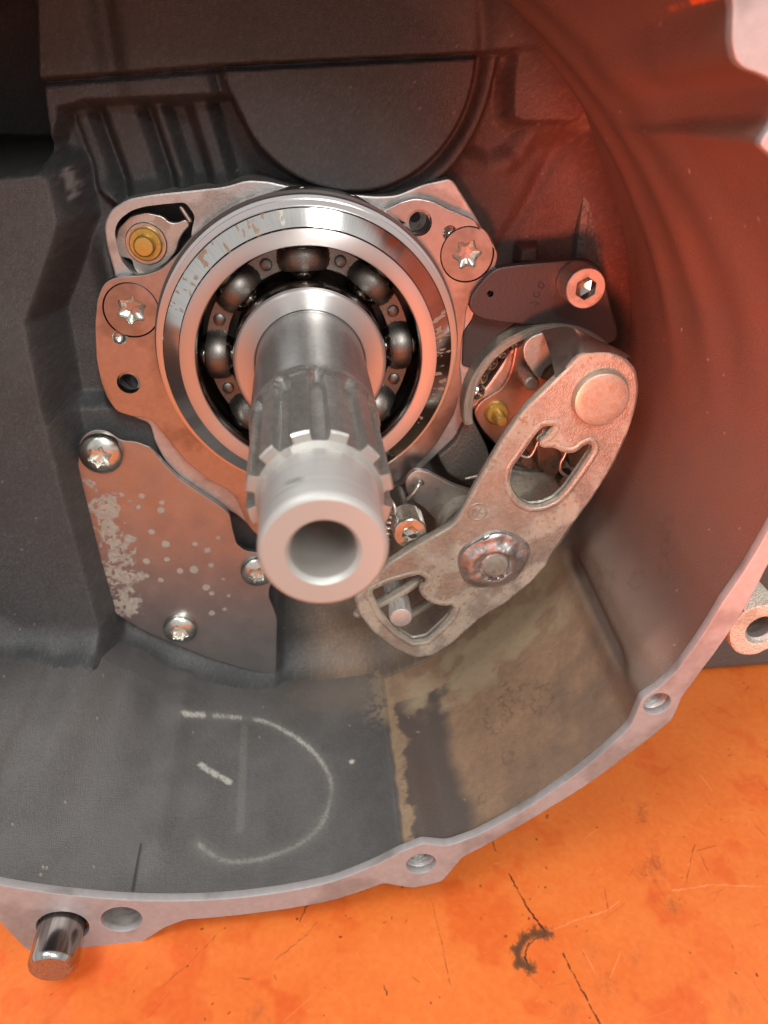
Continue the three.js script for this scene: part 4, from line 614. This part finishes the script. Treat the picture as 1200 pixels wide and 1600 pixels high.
// linkage between shaft and lever: link plate, collar, socket bolt, small coil spring
{
  const Z = -4, o = P2([[634, 752], [640, 740], [652, 734], [668, 737], [688, 748], [712, 760], [745, 770], [740, 850], [700, 850], [686, 818], [662, 792], [645, 783], [635, 768]], Z), h = at(657, 755, Z);
  const t = thing('link_plate', 'small grey ear shaped link plate beside the splined shaft', 'plate', [h.x, h.y, Z - 2]);
  const s = rounded(o, 1.6); s.holes.push(circ(h.x, h.y, 1.5)); part(t, 'plate_body', extr(s, Z, 2, 0.35), M.dullzinc);
  const c = at(735, 832, 2); part(t, 'collar', lathe([[8.6, -8], [8.6, 1.2], [8.2, 1.8], [0.01, 2]], c.x, c.y, 56, 35), M.rusty);
  const p = at(641, 834, 11), bolt = thing('socket_bolt_001', 'knurled socket cap bolt between the shaft end and the lever', 'bolt', [p.x, p.y, -8], 'socket cap bolts');
  const pos = headGeo(4.3, 0.6, () => 0, hex(1.9, 0.3), 2.4, 0.4); pos.translate(p.x, p.y, 11); part(bolt, 'head', pos, M.zinc);
  const kp = [], ki = []; const n = 144; for (let i = 0; i <= n; i++) for (const z of [10.3, 9.9, 3]) { const r = 4.3 + (i % 2 ? 0.16 : -0.02) * (z < 10 ? 1 : 0), a = i / n * 2 * Math.PI; kp.push(p.x + r * Math.cos(a), p.y + r * Math.sin(a), z); } for (let i = 0; i < n; i++) for (let j = 0; j < 2; j++) { const a = i * 3 + j, b = a + 3; ki.push(a, a + 1, b, b, a + 1, b + 1); }
  let g = new THREE.BufferGeometry(); g.setAttribute('position', new THREE.Float32BufferAttribute(kp, 3)); g.setIndex(ki); g = boxUV(crease(g.toNonIndexed(), 20)); part(bolt, 'knurl', g, M.zinc);
  part(bolt, 'shank', lathe([[3.4, 3.2], [3.4, -10]], p.x, p.y, 32), M.dark);
  const sp = thing('tension_spring', 'small coil spring hooked into the link plate beside the shaft', 'spring', [at(612, 790, 2).x, at(612, 790, 2).y, 0]);
  const coil = [], c0 = at(600, 842, 6), c1 = at(614, 800, 2); for (let i = 0; i <= 60; i++) { const k = i / 60, q = c0.clone().lerp(c1, k), a = i / 60 * Math.PI * 2 * 5; coil.push(q.clone().add(new THREE.Vector3(1.7 * Math.cos(a), 0.5 * Math.sin(a), 1.7 * Math.sin(a)))); }
  part(sp, 'coil', tube(coil, 0.42, 240, 8), M.wire); part(sp, 'hook', tube([at(613, 800, 3), at(618, 812, 5), at(616, 790, 4), at(607, 778, 2)], 0.5, 24), M.wire); part(sp, 'hook', tube([at(656, 752, Z - 1), at(655, 756, Z + 2.2), at(648, 768, Z + 3), at(632, 785, Z + 2), at(618, 795, Z + 1)], 0.62, 30), M.wire);
}
// ---------------------------------------------------------------- dowel pin on the rim
{
  const [x, y] = rimHoles[3], t = thing('dowel_pin', 'polished steel dowel pin standing out of the rim at the lower left', 'pin', [x, y, ZR]);
  part(t, 'pin_body', lathe([[5.4, ZR - 14], [5.4, ZR + 8.4], [5.25, ZR + 9.2], [4.9, ZR + 9.8], [4.5, ZR + 10.1]], x - 0.4, y - 0.3, 64, 25), std({ map: dataTex(512, 8, (u) => { const k = 0.42 + 0.4 * (fbm(u * 60, 0.5, 3, 901) - 0.5); return [k, k * 0.97, k * 0.93]; }, true), metalness: 1, roughness: 0.2 })); part(t, 'end_face', lathe([[4.5, ZR + 10.1], [0.01, ZR + 10.12]], x - 0.4, y - 0.3, 64, 25), M.steel);
}

for (const o of scene.children) if (o.isGroup) o.traverse((m) => { m.castShadow = m.receiveShadow = true; });
renderer.render(scene, camera);
